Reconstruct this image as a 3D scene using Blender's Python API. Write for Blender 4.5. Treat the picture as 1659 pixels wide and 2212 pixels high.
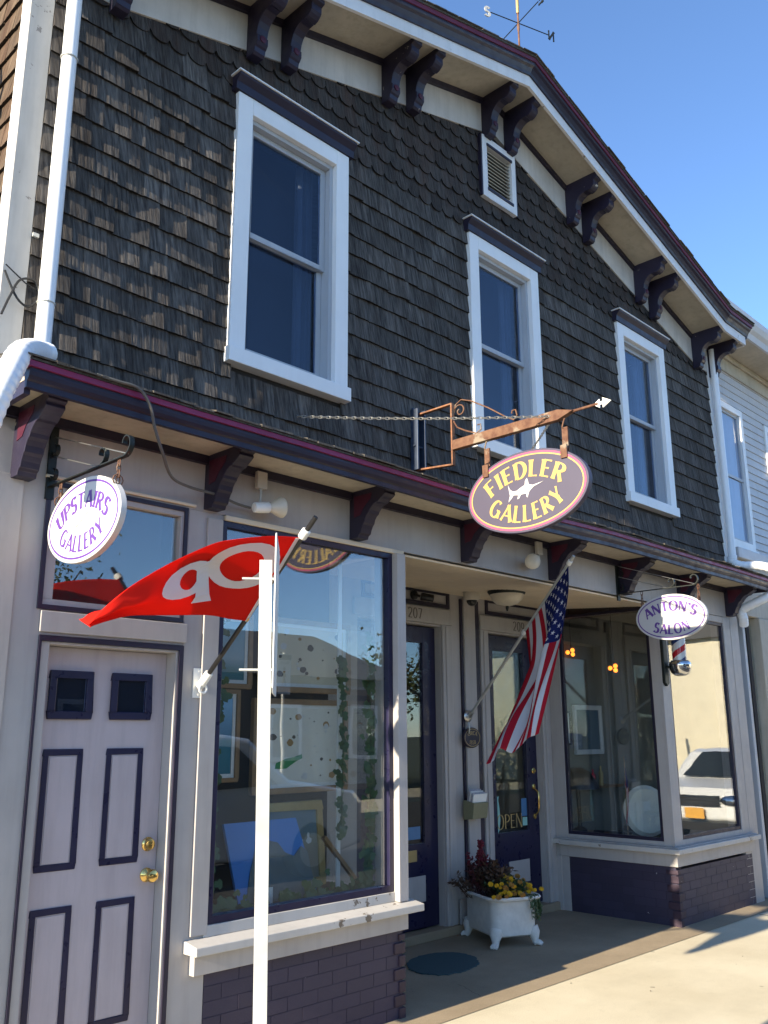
import bpy, bmesh, math, random
from mathutils import Vector, Matrix
random.seed(7)
sc = bpy.context.scene
for o in list(bpy.data.objects):
    bpy.data.objects.remove(o)
COL = sc.collection
rad = math.radians

# ------------------------------------------------------------------ camera
CAM = Vector((0.0, -4.0, 1.608))
r_ = Vector((0.69952397, -0.71459604, -0.00432477))
u_ = Vector((-0.16950557, -0.17180354, 0.97043877))
f_ = Vector((0.69421472, 0.67811211, 0.2413087))
cd = bpy.data.cameras.new('camera'); cam = bpy.data.objects.new('camera', cd); COL.objects.link(cam)
m = Matrix.Identity(4)
for i in range(3):
    m[i][0], m[i][1], m[i][2], m[i][3] = r_[i], u_[i], -f_[i], CAM[i]
cam.matrix_world = m
cd.sensor_fit = 'VERTICAL'; cd.sensor_height = 24.0; cd.lens = 24.0 * 1940.66 / 2212.0
cd.clip_start = 0.05; cd.clip_end = 3000
sc.camera = cam

# ------------------------------------------------------------------ sky, sun, exposure
SUN_D = Vector((2.5, 0.075, -1.0)).normalized()         # direction the light travels
EL = math.asin(-SUN_D.z)
to_sun = -SUN_D
w = bpy.data.worlds.new('World'); sc.world = w; w.use_nodes = True
nt = w.node_tree; nt.nodes.clear()
sky = nt.nodes.new('ShaderNodeTexSky'); sky.sky_type = 'NISHITA'; sky.sun_disc = False
sky.sun_elevation = EL; sky.sun_rotation = math.atan2(to_sun.x, to_sun.y)
sky.altitude = 1500; sky.air_density = 1.0; sky.dust_density = 0.15; sky.ozone_density = 4.5
bg = nt.nodes.new('ShaderNodeBackground'); bg.inputs[1].default_value = 0.13
wo = nt.nodes.new('ShaderNodeOutputWorld')
nt.links.new(sky.outputs[0], bg.inputs[0]); nt.links.new(bg.outputs[0], wo.inputs[0])
sl = bpy.data.lights.new('sun', 'SUN'); sl.energy = 5.0; sl.angle = rad(0.55); sl.color = (1.0, 0.87, 0.66)
so = bpy.data.objects.new('sun', sl); COL.objects.link(so)
so.rotation_euler = SUN_D.to_track_quat('-Z', 'Y').to_euler(); so.location = (-6, -6, 9)
sc.view_settings.view_transform = 'Standard'; sc.view_settings.look = 'None'
sc.view_settings.gamma = 1.0; sc.view_settings.exposure = 1.4
sc.render.engine = 'CYCLES'
sc.cycles.max_bounces = 8; sc.cycles.transparent_max_bounces = 16

# ------------------------------------------------------------------ materials
MATS = {}
def node(nt, t, **k):
    n = nt.nodes.new(t)
    for a, b in k.items():
        setattr(n, a, b)
    return n
def new_mat(name):
    m = bpy.data.materials.new(name); m.use_nodes = True
    nt = m.node_tree; b = nt.nodes['Principled BSDF']
    MATS[name] = m
    return m, nt, b
def wpos(nt, sx=1, sy=1, sz=1):
    g = node(nt, 'ShaderNodeNewGeometry'); mp = node(nt, 'ShaderNodeMapping')
    mp.inputs['Scale'].default_value = (sx, sy, sz)
    nt.links.new(g.outputs['Position'], mp.inputs['Vector'])
    return mp.outputs[0]
def noise(nt, vec, scale, detail=4, rough=0.6):
    n = node(nt, 'ShaderNodeTexNoise'); n.inputs['Scale'].default_value = scale
    n.inputs['Detail'].default_value = detail; n.inputs['Roughness'].default_value = rough
    nt.links.new(vec, n.inputs['Vector']); return n.outputs['Fac']
def ramp(nt, fac, stops):
    r = node(nt, 'ShaderNodeValToRGB'); els = r.color_ramp.elements
    while len(els) < len(stops): els.new(0.5)
    for e, (p, c) in zip(els, stops):
        e.position = p
        e.color = (c, c, c, 1) if isinstance(c, (int, float)) else (*c, 1)
    nt.links.new(fac, r.inputs['Fac']); return r.outputs['Color']
def mix(nt, fac, a, b, mode='MIX'):
    n = node(nt, 'ShaderNodeMix', data_type='RGBA', blend_type=mode)
    for s, v in ((n.inputs[0], fac), (n.inputs[6], a), (n.inputs[7], b)):
        if isinstance(v, (int, float)): s.default_value = v
        elif isinstance(v, tuple): s.default_value = (*v, 1)
        else: nt.links.new(v, s)
    return n.outputs[2]
def bump(nt, b, h, strength, dist):
    n = node(nt, 'ShaderNodeBump'); n.inputs['Strength'].default_value = strength
    n.inputs['Distance'].default_value = dist
    nt.links.new(h, n.inputs['Height']); nt.links.new(n.outputs[0], b.inputs['Normal'])
def math_(nt, op, a, b=0.0):
    n = node(nt, 'ShaderNodeMath', operation=op)
    for s, v in zip(n.inputs, (a, b)):
        if isinstance(v, (int, float)): s.default_value = v
        else: nt.links.new(v, s)
    return n.outputs[0]
def rnd(nt):
    oi = node(nt, 'ShaderNodeObjectInfo'); g = node(nt, 'ShaderNodeNewGeometry')
    return math_(nt, 'FRACT', math_(nt, 'ADD', oi.outputs['Random'], g.outputs['Random Per Island']))

def paint(name, rgb, rough=0.5, var=0.14, grime=0.25, peel=0.0, peel_rgb=(0.28, 0.24, 0.2), bmp=0.12, grain=None, spec=0.35):
    """old painted wood: patchy tone, vertical run-off grime, optional flaking"""
    m, nt, b = new_mat(name)
    p = wpos(nt)
    n1 = noise(nt, p, 2.3, 5); n2 = noise(nt, wpos(nt, 9, 9, 0.9), 2.0, 4)
    c = mix(nt, ramp(nt, n1, [(0.3, 0.0), (0.7, 1.0)]), tuple(x * (1 - var) for x in rgb), tuple(min(1, x * (1 + var)) for x in rgb))
    if grime:
        g = math_(nt, 'MULTIPLY', ramp(nt, n2, [(0.48, 0.0), (0.78, 1.0)]), grime)
        c = mix(nt, g, c, tuple(x * 0.55 + y for x, y in zip(rgb, (0.012, 0.01, 0.004))))
    h = noise(nt, wpos(nt, *(grain or (1, 1, 1))), 34, 5)
    if peel:
        q = noise(nt, wpos(nt, 1, 1, 1), 9.5, 6, 0.68)
        q2 = noise(nt, p, 1.7, 2)
        qq = math_(nt, 'ADD', q, math_(nt, 'MULTIPLY', math_(nt, 'SUBTRACT', q2, 0.5), 0.35))
        pm = ramp(nt, qq, [(0.80 - peel, 0.0), (0.815 - peel, 1.0)])
        c = mix(nt, pm, c, peel_rgb)
        h = math_(nt, 'SUBTRACT', h, math_(nt, 'MULTIPLY', pm, 0.8))
    nt.links.new(c, b.inputs['Base Color'])
    rr = ramp(nt, noise(nt, p, 14, 3), [(0.3, max(0.05, rough - 0.12)), (0.7, min(1, rough + 0.15))])
    nt.links.new(rr, b.inputs['Roughness'])
    b.inputs['Specular IOR Level'].default_value = spec
    bump(nt, b, h, bmp, 0.004)
    return m
def plain(name, rgb, rough=0.5, metal=0.0, var=0.1, sc_=30, bmp=0.05, emit=None, es=1.0):
    m, nt, b = new_mat(name)
    n1 = noise(nt, wpos(nt), sc_, 4)
    c = mix(nt, n1, tuple(x * (1 - var) for x in rgb), tuple(min(1, x * (1 + var)) for x in rgb))
    nt.links.new(c, b.inputs['Base Color']); b.inputs['Roughness'].default_value = rough
    b.inputs['Metallic'].default_value = metal
    if bmp: bump(nt, b, n1, bmp, 0.003)
    if emit:
        b.inputs['Emission Color'].default_value = (*emit, 1); b.inputs['Emission Strength'].default_value = es
    return m
def shingle_mat(name, dark, light, brown, bs=0.9):
    m, nt, b = new_mat(name)
    r = rnd(nt)
    g = node(nt, 'ShaderNodeNewGeometry')
    sep = node(nt, 'ShaderNodeSeparateXYZ'); nt.links.new(g.outputs['Position'], sep.inputs[0])
    cmb = node(nt, 'ShaderNodeCombineXYZ')
    nt.links.new(math_(nt, 'MULTIPLY', math_(nt, 'ADD', sep.outputs[0], math_(nt, 'MULTIPLY', sep.outputs[1], 0.8)), 70.0), cmb.inputs[0])
    nt.links.new(math_(nt, 'MULTIPLY', r, 57.0), cmb.inputs[1])
    nt.links.new(math_(nt, 'MULTIPLY', sep.outputs[2], 5.5), cmb.inputs[2])
    gr = noise(nt, cmb.outputs[0], 1.0, 5, 0.66)
    big = noise(nt, wpos(nt, 5, 5, 1.1), 1.6, 4)
    c = mix(nt, ramp(nt, gr, [(0.32, 0.0), (0.68, 1.0)]), dark, light)
    c = mix(nt, ramp(nt, big, [(0.45, 0.0), (0.75, 0.7)]), c, brown)
    v = ramp(nt, r, [(0.0, 0.74), (0.5, 1.0), (1.0, 1.3)])
    c = mix(nt, 1.0, c, v, 'MULTIPLY')
    nt.links.new(c, b.inputs['Base Color']); b.inputs['Roughness'].default_value = 0.86
    b.inputs['Specular IOR Level'].default_value = 0.2
    bump(nt, b, gr, bs, 0.012)
    return m
def brick_mat(name, rgb):
    m, nt, b = new_mat(name)
    r = rnd(nt); p = wpos(nt)
    v = ramp(nt, r, [(0.0, 0.9), (1.0, 1.1)])
    c = mix(nt, 1.0, rgb, v, 'MULTIPLY')
    sep = node(nt, 'ShaderNodeSeparateXYZ'); g = node(nt, 'ShaderNodeNewGeometry'); nt.links.new(g.outputs['Position'], sep.inputs[0])
    chips = ramp(nt, noise(nt, p, 22, 3, 0.5), [(0.755, 0.0), (0.762, 1.0)])
    c = mix(nt, chips, c, (0.62, 0.6, 0.58))
    nt.links.new(c, b.inputs['Base Color']); b.inputs['Roughness'].default_value = 0.6
    bump(nt, b, noise(nt, p, 60, 4), 0.35, 0.004)
    return m
def glass_mat(name, ior=1.75, tint=(0.9, 0.95, 0.94), wav=0.02, dust=0.0):
    m = bpy.data.materials.new(name); m.use_nodes = True; nt = m.node_tree; nt.nodes.clear(); MATS[name] = m
    out = node(nt, 'ShaderNodeOutputMaterial'); mx = node(nt, 'ShaderNodeMixShader')
    fr = node(nt, 'ShaderNodeFresnel'); g_ = node(nt, 'ShaderNodeNewGeometry')
    nt.links.new(math_(nt, 'ADD', ior, math_(nt, 'MULTIPLY', g_.outputs['Backfacing'], 1/ior-ior)), fr.inputs['IOR'])
    tr = node(nt, 'ShaderNodeBsdfTransparent'); tr.inputs[0].default_value = (*tint, 1)
    gl = node(nt, 'ShaderNodeBsdfGlossy'); gl.inputs['Roughness'].default_value = 0.0
    gl.inputs[0].default_value = (0.97, 0.98, 1.0, 1)
    bp = node(nt, 'ShaderNodeBump'); bp.inputs['Strength'].default_value = wav; bp.inputs['Distance'].default_value = 0.02
    nt.links.new(noise(nt, wpos(nt), 2.2, 1), bp.inputs['Height'])
    nt.links.new(bp.outputs[0], gl.inputs['Normal'])
    nt.links.new(fr.outputs[0], mx.inputs[0]); nt.links.new(tr.outputs[0], mx.inputs[1]); nt.links.new(gl.outputs[0], mx.inputs[2])
    last = mx.outputs[0]
    if dust:
        df = node(nt, 'ShaderNodeBsdfDiffuse'); df.inputs[0].default_value = (0.6, 0.6, 0.58, 1)
        m2 = node(nt, 'ShaderNodeMixShader')
        nt.links.new(math_(nt, 'MULTIPLY', ramp(nt, noise(nt, wpos(nt, 3, 3, 1), 3, 5), [(0.35, 0.0), (0.8, 1.0)]), dust), m2.inputs[0])
        nt.links.new(last, m2.inputs[1]); nt.links.new(df.outputs[0], m2.inputs[2]); last = m2.outputs[0]
    nt.links.new(last, out.inputs[0])
    return m
def rust_mat(name, a=(0.085, 0.032, 0.017), b_=(0.15, 0.075, 0.042)):
    m, nt, b = new_mat(name)
    n1 = noise(nt, wpos(nt), 17, 6, 0.7)
    c = mix(nt, ramp(nt, n1, [(0.38, 0.0), (0.6, 1.0)]), a, b_)
    c = mix(nt, ramp(nt, noise(nt, wpos(nt), 6, 5), [(0.6, 0.0), (0.66, 0.8)]), c, (0.24, 0.2, 0.15))
    nt.links.new(c, b.inputs['Base Color']); b.inputs['Roughness'].default_value = 0.8
    bump(nt, b, n1, 0.4, 0.003); return m
def concrete(name, a, b_, speck=0.25, sc_=1.0):
    m, nt, b = new_mat(name)
    p = wpos(nt)
    n1 = noise(nt, p, 1.3 * sc_, 6, 0.62); n2 = noise(nt, p, 160, 3, 0.7); n3 = noise(nt, p, 11, 6, 0.7)
    c = mix(nt, ramp(nt, n1, [(0.34, 0.0), (0.68, 1.0)]), a, b_)
    c = mix(nt, math_(nt, 'MULTIPLY', ramp(nt, n2, [(0.42, 1.0), (0.55, 0.0)]), speck), c, tuple(x * 0.5 for x in a))
    c = mix(nt, ramp(nt, n3, [(0.58, 0.0), (0.8, 0.45)]), c, tuple(x * 0.62 for x in a))
    vo = node(nt, 'ShaderNodeTexVoronoi'); vo.inputs['Scale'].default_value = 3.1; nt.links.new(p, vo.inputs['Vector'])
    c = mix(nt, ramp(nt, vo.outputs['Distance'], [(0.045, 0.55), (0.06, 0.0)]), c, tuple(x * 0.3 for x in a))
    n4 = noise(nt, wpos(nt, 1, 2.4, 1), 0.9 * sc_, 5, 0.55)
    c = mix(nt, ramp(nt, n4, [(0.52, 0.0), (0.75, 0.4)]), c, tuple(x * 0.72 for x in a))
    nt.links.new(c, b.inputs['Base Color']); b.inputs['Roughness'].default_value = 0.88
    bump(nt, b, math_(nt, 'ADD', n2, n3), 0.25, 0.004); return m

paint('grey_paint', (0.40, 0.372, 0.352), 0.5, 0.08, 0.3)
paint('door_paint', (0.44, 0.385, 0.40), 0.42, 0.07, 0.3, grain=(1, 1, .15), bmp=.25)
paint('cream_soffit', (0.45, 0.40, 0.315), 0.6, 0.16, 0.45)
paint('frieze_paint', (0.53, 0.49, 0.44), 0.55, 0.14, 0.4)
paint('white_paint', (0.80, 0.80, 0.79), 0.4, 0.04, 0.1)
paint('white_worn', (0.74, 0.73, 0.72), 0.5, 0.08, 0.25, peel=0.13, peel_rgb=(0.3, 0.27, 0.24))
paint('corner_worn_shaded', (0.50, 0.48, 0.44), 0.5, 0.1, 0.35, peel=0.15, peel_rgb=(0.25, 0.23, 0.21), grain=(1, 1, .2))  # worn corner paint; base colour darkened to carry the front face's shade
paint('sill_worn', (0.47, 0.45, 0.42), 0.5, 0.08, 0.2, peel=0.16, peel_rgb=(0.16, 0.13, 0.1))
paint('navy_trim', (0.021, 0.017, 0.034), 0.42, 0.2, 0.1)
paint('navy_worn', (0.021, 0.017, 0.036), 0.42, 0.2, 0.1, peel=0.105, peel_rgb=(0.42, 0.36, 0.28))
paint('navy_door', (0.016, 0.014, 0.042), 0.35, 0.15, 0.05)
paint('magenta_trim', (0.22, 0.025, 0.085), 0.45, 0.15, 0.1)
paint('inset_maroon', (0.06, 0.009, 0.024), 0.5, 0.2, 0.1)
paint('maroon_trim', (0.13, 0.018, 0.04), 0.5, 0.2, 0.1)
paint('sash_grey', (0.42, 0.44, 0.47), 0.45, 0.05, 0.15)
paint('cream_wall', (0.70, 0.63, 0.47), 0.6, 0.06, 0.15)
paint('siding_white', (0.52, 0.52, 0.53), 0.5, 0.05, 0.2)
paint('beadboard', (0.66, 0.56, 0.42), 0.5, 0.07, 0.15)
shingle_mat('shingle_wood', (0.022, 0.020, 0.020), (0.140, 0.128, 0.116), (0.042, 0.032, 0.027))
shingle_mat('scallop_wood', (0.022, 0.018, 0.016), (0.085, 0.075, 0.068), (0.06, 0.034, 0.025))
shingle_mat('side_wood', (0.035, 0.022, 0.015), (0.14, 0.10, 0.066), (0.075, 0.036, 0.02), 1.0)
shingle_mat('roof_shingle', (0.05, 0.045, 0.04), (0.12, 0.11, 0.10), (0.09, 0.075, 0.05))
plain('end_grain_shade', (0.012, 0.010, 0.009), 0.95)  # weathered butt ends, darkened to paint in the shade line under each course
plain('felt', (0.02, 0.018, 0.018), 0.9)
brick_mat('purple_brick', (0.034, 0.027, 0.052)); plain('purple_mortar', (0.030, 0.024, 0.046), 0.8)
brick_mat('mauve_brick', (0.03, 0.016, 0.03))
glass_mat('shop_glass', 1.95, (0.96, 0.98, 0.97), 0.03, 0.012); glass_mat('window_glass', 1.42, (0.7, 0.78, 0.9), 0.03); glass_mat('door_glass', 1.6, wav=0.01)
rust_mat('rust'); rust_mat('rust_dark', (0.10, 0.045, 0.025), (0.26, 0.11, 0.05))
plain('iron', (0.025, 0.03, 0.028), 0.45, 0.6); plain('blue_iron', (0.035, 0.05, 0.085), 0.5, 0.3, 0.5, 12)
plain('cable_grey', (0.10, 0.095, 0.085), 0.6)
plain('steel', (0.55, 0.55, 0.53), 0.35, 0.9); plain('galv', (0.46, 0.465, 0.44), 0.5, 0.25, 0.08, 40); plain('post_zinc', (0.42, 0.42, 0.40), 0.6, 0.1, 0.3, 7, 0.2)
plain('brass', (0.75, 0.52, 0.18), 0.18, 1.0, 0.05, bmp=0.0); plain('chrome', (0.6, 0.6, 0.6), 0.08, 1.0, 0.05, bmp=0)
plain('white_plastic', (0.78, 0.77, 0.72), 0.35); plain('pvc_white', (0.80, 0.81, 0.82), 0.3, 0, 0.03)
plain('bone_plastic', (0.55, 0.50, 0.42), 0.4); plain('black_plastic', (0.012, 0.012, 0.013), 0.3); plain('black_rubber', (0.015, 0.015, 0.015), 0.6)
plain('sign_white', (0.52, 0.51, 0.50), 0.4, 0, 0.03, 8); plain('sign_purple', (0.10, 0.035, 0.24), 0.45)
plain('sign_slate', (0.058, 0.051, 0.085), 0.5, 0, 0.12, 6); plain('gold_leaf', (0.62, 0.42, 0.14), 0.35, 0.35, 0.08); plain('sign_pink', (0.40, 0.07, 0.15), 0.45)
plain('gold_dull', (0.42, 0.30, 0.12), 0.45, 0.3)
plain('tub_cement', (0.60, 0.59, 0.55), 0.85, 0, 0.22, 18, 0.5); plain('soil', (0.03, 0.022, 0.016), 0.95)
plain('leaf_green', (0.045, 0.075, 0.025), 0.6, 0, 0.4, 20); plain('leaf_red', (0.075, 0.016, 0.018), 0.6, 0, 0.5, 20); plain('leaf_rust', (0.075, 0.04, 0.022), 0.7, 0, 0.5, 25)
plain('ivy_green', (0.045, 0.10, 0.03), 0.5, 0, 0.4, 20); plain('bloom_yellow', (0.72, 0.44, 0.02), 0.7, 0, 0.25, 60, 0.6); plain('bloom_ochre', (0.42, 0.22, 0.05), 0.8, 0, 0.3, 60, 0.6)
plain('celosia', (0.13, 0.008, 0.02), 0.9, 0, 0.4, 70, 0.8)
plain('mat_teal', (0.028, 0.065, 0.075), 0.98, 0, 0.3, 120, 0.8)
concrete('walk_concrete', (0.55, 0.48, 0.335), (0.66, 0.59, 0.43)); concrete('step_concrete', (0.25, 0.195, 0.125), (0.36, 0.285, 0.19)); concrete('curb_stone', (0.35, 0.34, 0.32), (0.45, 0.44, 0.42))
concrete('asphalt', (0.045, 0.045, 0.047), (0.065, 0.064, 0.062)); plain('far_ground', (0.07, 0.08, 0.04), 0.95)
plain('curtain', (0.11, 0.11, 0.11), 0.9, 0, 0.15, 8); plain('partition', (0.22, 0.21, 0.17), 0.8)
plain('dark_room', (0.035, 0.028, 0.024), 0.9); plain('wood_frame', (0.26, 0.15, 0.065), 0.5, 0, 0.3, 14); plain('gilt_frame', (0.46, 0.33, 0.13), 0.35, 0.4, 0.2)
plain('mat_board', (0.72, 0.72, 0.70), 0.7); plain('salon_wall', (0.16, 0.17, 0.15), 0.8); plain('room_floor', (0.13, 0.09, 0.06), 0.6)
plain('bottle_green', (0.02, 0.22, 0.07), 0.4); plain('pebble_dark', (0.10, 0.085, 0.07), 0.6); plain('pebble_tan', (0.36, 0.22, 0.09), 0.6); plain('pebble_pale', (0.55, 0.56, 0.57), 0.5)
plain('bulb_orange', (0.9, 0.4, 0.1), 0.3, emit=(1.0, 0.22, 0.02), es=1.6); plain('lamp_glass', (0.62, 0.56, 0.45), 0.3)
plain('cloth_red', (0.66, 0.018, 0.012), 0.75, 0, 0.06, 200, 0.1); plain('cloth_white', (0.74, 0.74, 0.74), 0.8, 0, 0.04, 200)
plain('car_silver', (0.62, 0.63, 0.62), 0.22, 0.3, 0.02, 5, 0); plain('car_white', (0.8, 0.8, 0.78), 0.2, 0, 0.02, 5, 0); plain('car_glass', (0.015, 0.018, 0.02), 0.05, 0, 0.1, 5, 0)
plain('tyre', (0.02, 0.02, 0.02), 0.8); plain('plate_yellow', (0.75, 0.38, 0.05), 0.4); plain('sign_lime', (0.55, 0.75, 0.04), 0.4)
plain('house_grey', (0.045, 0.042, 0.04), 0.7); plain('roof_grey', (0.07, 0.07, 0.072), 0.8); plain('bark', (0.06, 0.045, 0.035), 0.9); plain('tree_leaf', (0.07, 0.085, 0.025), 0.7, 0, 0.4, 3)
plain('blue_sticker', (0.05, 0.16, 0.32), 0.4); plain('teal_sticker', (0.25, 0.5, 0.46), 0.4); plain('paper_mix', (0.45, 0.42, 0.45), 0.7, 0, 0.7, 60); plain('box_khaki', (0.20, 0.19, 0.11), 0.6)
plain('barber_red', (0.5, 0.02, 0.03), 0.2); plain('barber_blue', (0.03, 0.05, 0.16), 0.2); plain('leather_dark', (0.02, 0.018, 0.02), 0.35); plain('chair_cream', (0.66, 0.64, 0.56), 0.5)
plain('canvas_grey', (0.13, 0.15, 0.15), 0.7, 0, 0.25, 9)

# ------------------------------------------------------------------ mesh builder
WL = {}
def empty(name, loc, label, cat, group=None):
    o = bpy.data.objects.new(name, None); COL.objects.link(o); o.location = loc
    WL[o.name] = Vector(loc); o['label'] = label; o['category'] = cat
    if group: o['group'] = group
    return o
def link(o, parent, wloc):
    COL.objects.link(o); wl = Vector(wloc); WL[o.name] = wl
    if parent is not None:
        o.parent = parent; o.location = wl - WL[parent.name]
    else:
        o.location = wl
class MB:
    def __init__(s): s.v = []; s.f = []; s.m2 = set()
    def add(s, vs, fs):
        n = len(s.v); s.v += [tuple(p) for p in vs]; s.f += [tuple(i + n for i in f) for f in fs]; return s
    def box(s, x0, x1, y0, y1, z0, z1):
        if x0 > x1: x0, x1 = x1, x0
        if y0 > y1: y0, y1 = y1, y0
        if z0 > z1: z0, z1 = z1, z0
        return s.add([(x0,y0,z0),(x1,y0,z0),(x1,y1,z0),(x0,y1,z0),(x0,y0,z1),(x1,y0,z1),(x1,y1,z1),(x0,y1,z1)],
                     [(0,3,2,1),(4,5,6,7),(0,1,5,4),(1,2,6,5),(2,3,7,6),(3,0,4,7)])
    def obox(s, c, u, v, w, a, b, d):
        """box centred at c, half sizes a,b,d along unit axes u,v,w"""
        c, u, v, w = map(Vector, (c, u, v, w)); P = []
        for k in (-1, 1):
            for i, j in ((-1,-1),(1,-1),(1,1),(-1,1)): P.append(c + u*a*i + v*b*j + w*d*k)
        return s.add(P, [(0,3,2,1),(4,5,6,7),(0,1,5,4),(1,2,6,5),(2,3,7,6),(3,0,4,7)])
    def prism(s, poly, axis, a, b):
        n = len(poly)
        def P(p, t):
            return {'x': (t, p[0], p[1]), 'y': (p[0], t, p[1]), 'z': (p[0], p[1], t)}[axis]
        vs = [P(p, a) for p in poly] + [P(p, b) for p in poly]
        fs = [tuple(range(n)), tuple(range(2*n-1, n-1, -1))] + [(i, i+n, (i+1) % n + n, (i+1) % n) for i in range(n)]
        return s.add(vs, fs)
    def tube(s, pts, r, n=8, closed=False):
        pts = [Vector(p) for p in pts]; m_ = len(pts)
        rs = r if isinstance(r, (list, tuple)) else [r] * m_
        up = None; base = len(s.v)
        for i, p in enumerate(pts):
            if closed: t = pts[(i+1) % m_] - pts[i-1]
            else: t = pts[min(i+1, m_-1)] - pts[max(i-1, 0)]
            t.normalize()
            if up is None:
                a = Vector((0,0,1)) if abs(t.z) < 0.9 else Vector((1,0,0)); up = (a - t*a.dot(t)).normalized()
            else:
                up = (up - t*up.dot(t))
                up = up.normalized() if up.length > 1e-6 else Vector((0,0,1))
            sd = t.cross(up)
            for k in range(n):
                q = 2*math.pi*k/n
                s.v.append(tuple(p + (up*math.cos(q) + sd*math.sin(q))*rs[i]))
        for i in range(m_ if closed else m_-1):
            for k in range(n):
                a = base+i*n+k; b = base+i*n+(k+1) % n; j = (i+1) % m_
                s.f.append((a, b, base+j*n+(k+1) % n, base+j*n+k))
        if not closed:
            s.f.append(tuple(base+k for k in range(n-1, -1, -1))); s.f.append(tuple(base+(m_-1)*n+k for k in range(n)))
        return s
    def flat(s, pts, wdt, th, side):
        """flat bar bent along pts; th in the bending plane, wdt along vector side"""
        pts = [Vector(p) for p in pts]; side = Vector(side).normalized(); base = len(s.v); m_ = len(pts)
        for i, p in enumerate(pts):
            t = (pts[min(i+1, m_-1)] - pts[max(i-1, 0)]).normalized(); nn = t.cross(side).normalized()
            for a, b in ((-1,-1),(1,-1),(1,1),(-1,1)): s.v.append(tuple(p + side*a*wdt/2 + nn*b*th/2))
        for i in range(m_-1):
            for k in range(4):
                s.f.append((base+i*4+k, base+i*4+(k+1) % 4, base+(i+1)*4+(k+1) % 4, base+(i+1)*4+k))
        s.f.append((base+3, base+2, base+1, base)); e = base+(m_-1)*4; s.f.append((e, e+1, e+2, e+3))
        return s
    def lathe(s, prof, c, axis=(0,0,1), n=20):
        ax = Vector(axis).normalized(); a = Vector((1,0,0)) if abs(ax.x) < 0.8 else Vector((0,1,0))
        u = (a - ax*a.dot(ax)).normalized(); v = ax.cross(u); c = Vector(c); base = len(s.v)
        for r, h in prof:
            for k in range(n):
                q = 2*math.pi*k/n; s.v.append(tuple(c + ax*h + (u*math.cos(q)+v*math.sin(q))*max(r, 1e-5)))
        for i in range(len(prof)-1):
            for k in range(n):
                s.f.append((base+i*n+k, base+i*n+(k+1) % n, base+(i+1)*n+(k+1) % n, base+(i+1)*n+k))
        s.f.append(tuple(base+k for k in range(n-1, -1, -1))); e = base+(len(prof)-1)*n; s.f.append(tuple(e+k for k in range(n)))
        return s
    def ball(s, c, r, n=10, sq=(1,1,1)):
        c = Vector(c); base = len(s.v); m_ = n//2+1
        for i in range(m_):
            t = math.pi*i/(m_-1)
            for k in range(n):
                q = 2*math.pi*k/n
                s.v.append((c.x+r*sq[0]*math.sin(t)*math.cos(q), c.y+r*sq[1]*math.sin(t)*math.sin(q), c.z+r*sq[2]*math.cos(t)))
        for i in range(m_-1):
            for k in range(n):
                s.f.append((base+i*n+k, base+(i+1)*n+k, base+(i+1)*n+(k+1) % n, base+i*n+(k+1) % n))
        return s
    def sweep(s, sec, xs, zf):
        """section (y, zoff) swept along x stations with z = zoff + zf(x)"""
        n = len(sec); base = len(s.v)
        for x in xs:
            for y, z in sec: s.v.append((x, y, z + zf(x)))
        for i in range(len(xs)-1):
            for k in range(n):
                s.f.append((base+i*n+k, base+(i+1)*n+k, base+(i+1)*n+(k+1) % n, base+i*n+(k+1) % n))
        s.f.append(tuple(base+k for k in range(n))); e = base+(len(xs)-1)*n; s.f.append(tuple(e+k for k in range(n-1, -1, -1)))
        return s
    def build(s, name, mat, parent=None, smooth=False, bevel=0.0, label=None, cat=None, group=None, kind=None, mat2=None):
        lo = [min(p[i] for p in s.v) for i in range(3)]; hi = [max(p[i] for p in s.v) for i in range(3)]
        c = Vector([(a+b)/2 for a, b in zip(lo, hi)])
        if parent is None: c.z = lo[2]
        me = bpy.data.meshes.new(name); me.from_pydata([tuple(Vector(p)-c) for p in s.v], [], s.f); me.update()
        for i in s.m2: me.polygons[i].material_index = 1
        bm = bmesh.new(); bm.from_mesh(me); bmesh.ops.remove_doubles(bm, verts=bm.verts, dist=1e-6)
        bmesh.ops.recalc_face_normals(bm, faces=bm.faces); bm.to_mesh(me); bm.free()
        if smooth:
            me.polygons.foreach_set('use_smooth', [True]*len(me.polygons))
        me.materials.append(MATS[mat])
        if mat2: me.materials.append(MATS[mat2])
        o = bpy.data.objects.new(name, me); link(o, parent, c)
        if smooth:
            try: me.set_sharp_from_angle(angle=rad(40))
            except Exception: pass
        if bevel:
            b = o.modifiers.new('bevel', 'BEVEL'); b.width = bevel; b.segments = 2; b.limit_method = 'ANGLE'; b.angle_limit = rad(40)
        if label: o['label'] = label
        if cat: o['category'] = cat
        if group: o['group'] = group
        if kind: o['kind'] = kind
        return o
def bx(name, mat, parent, *a, **k):
    return MB().box(*a).build(name, mat, parent, **k)

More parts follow.
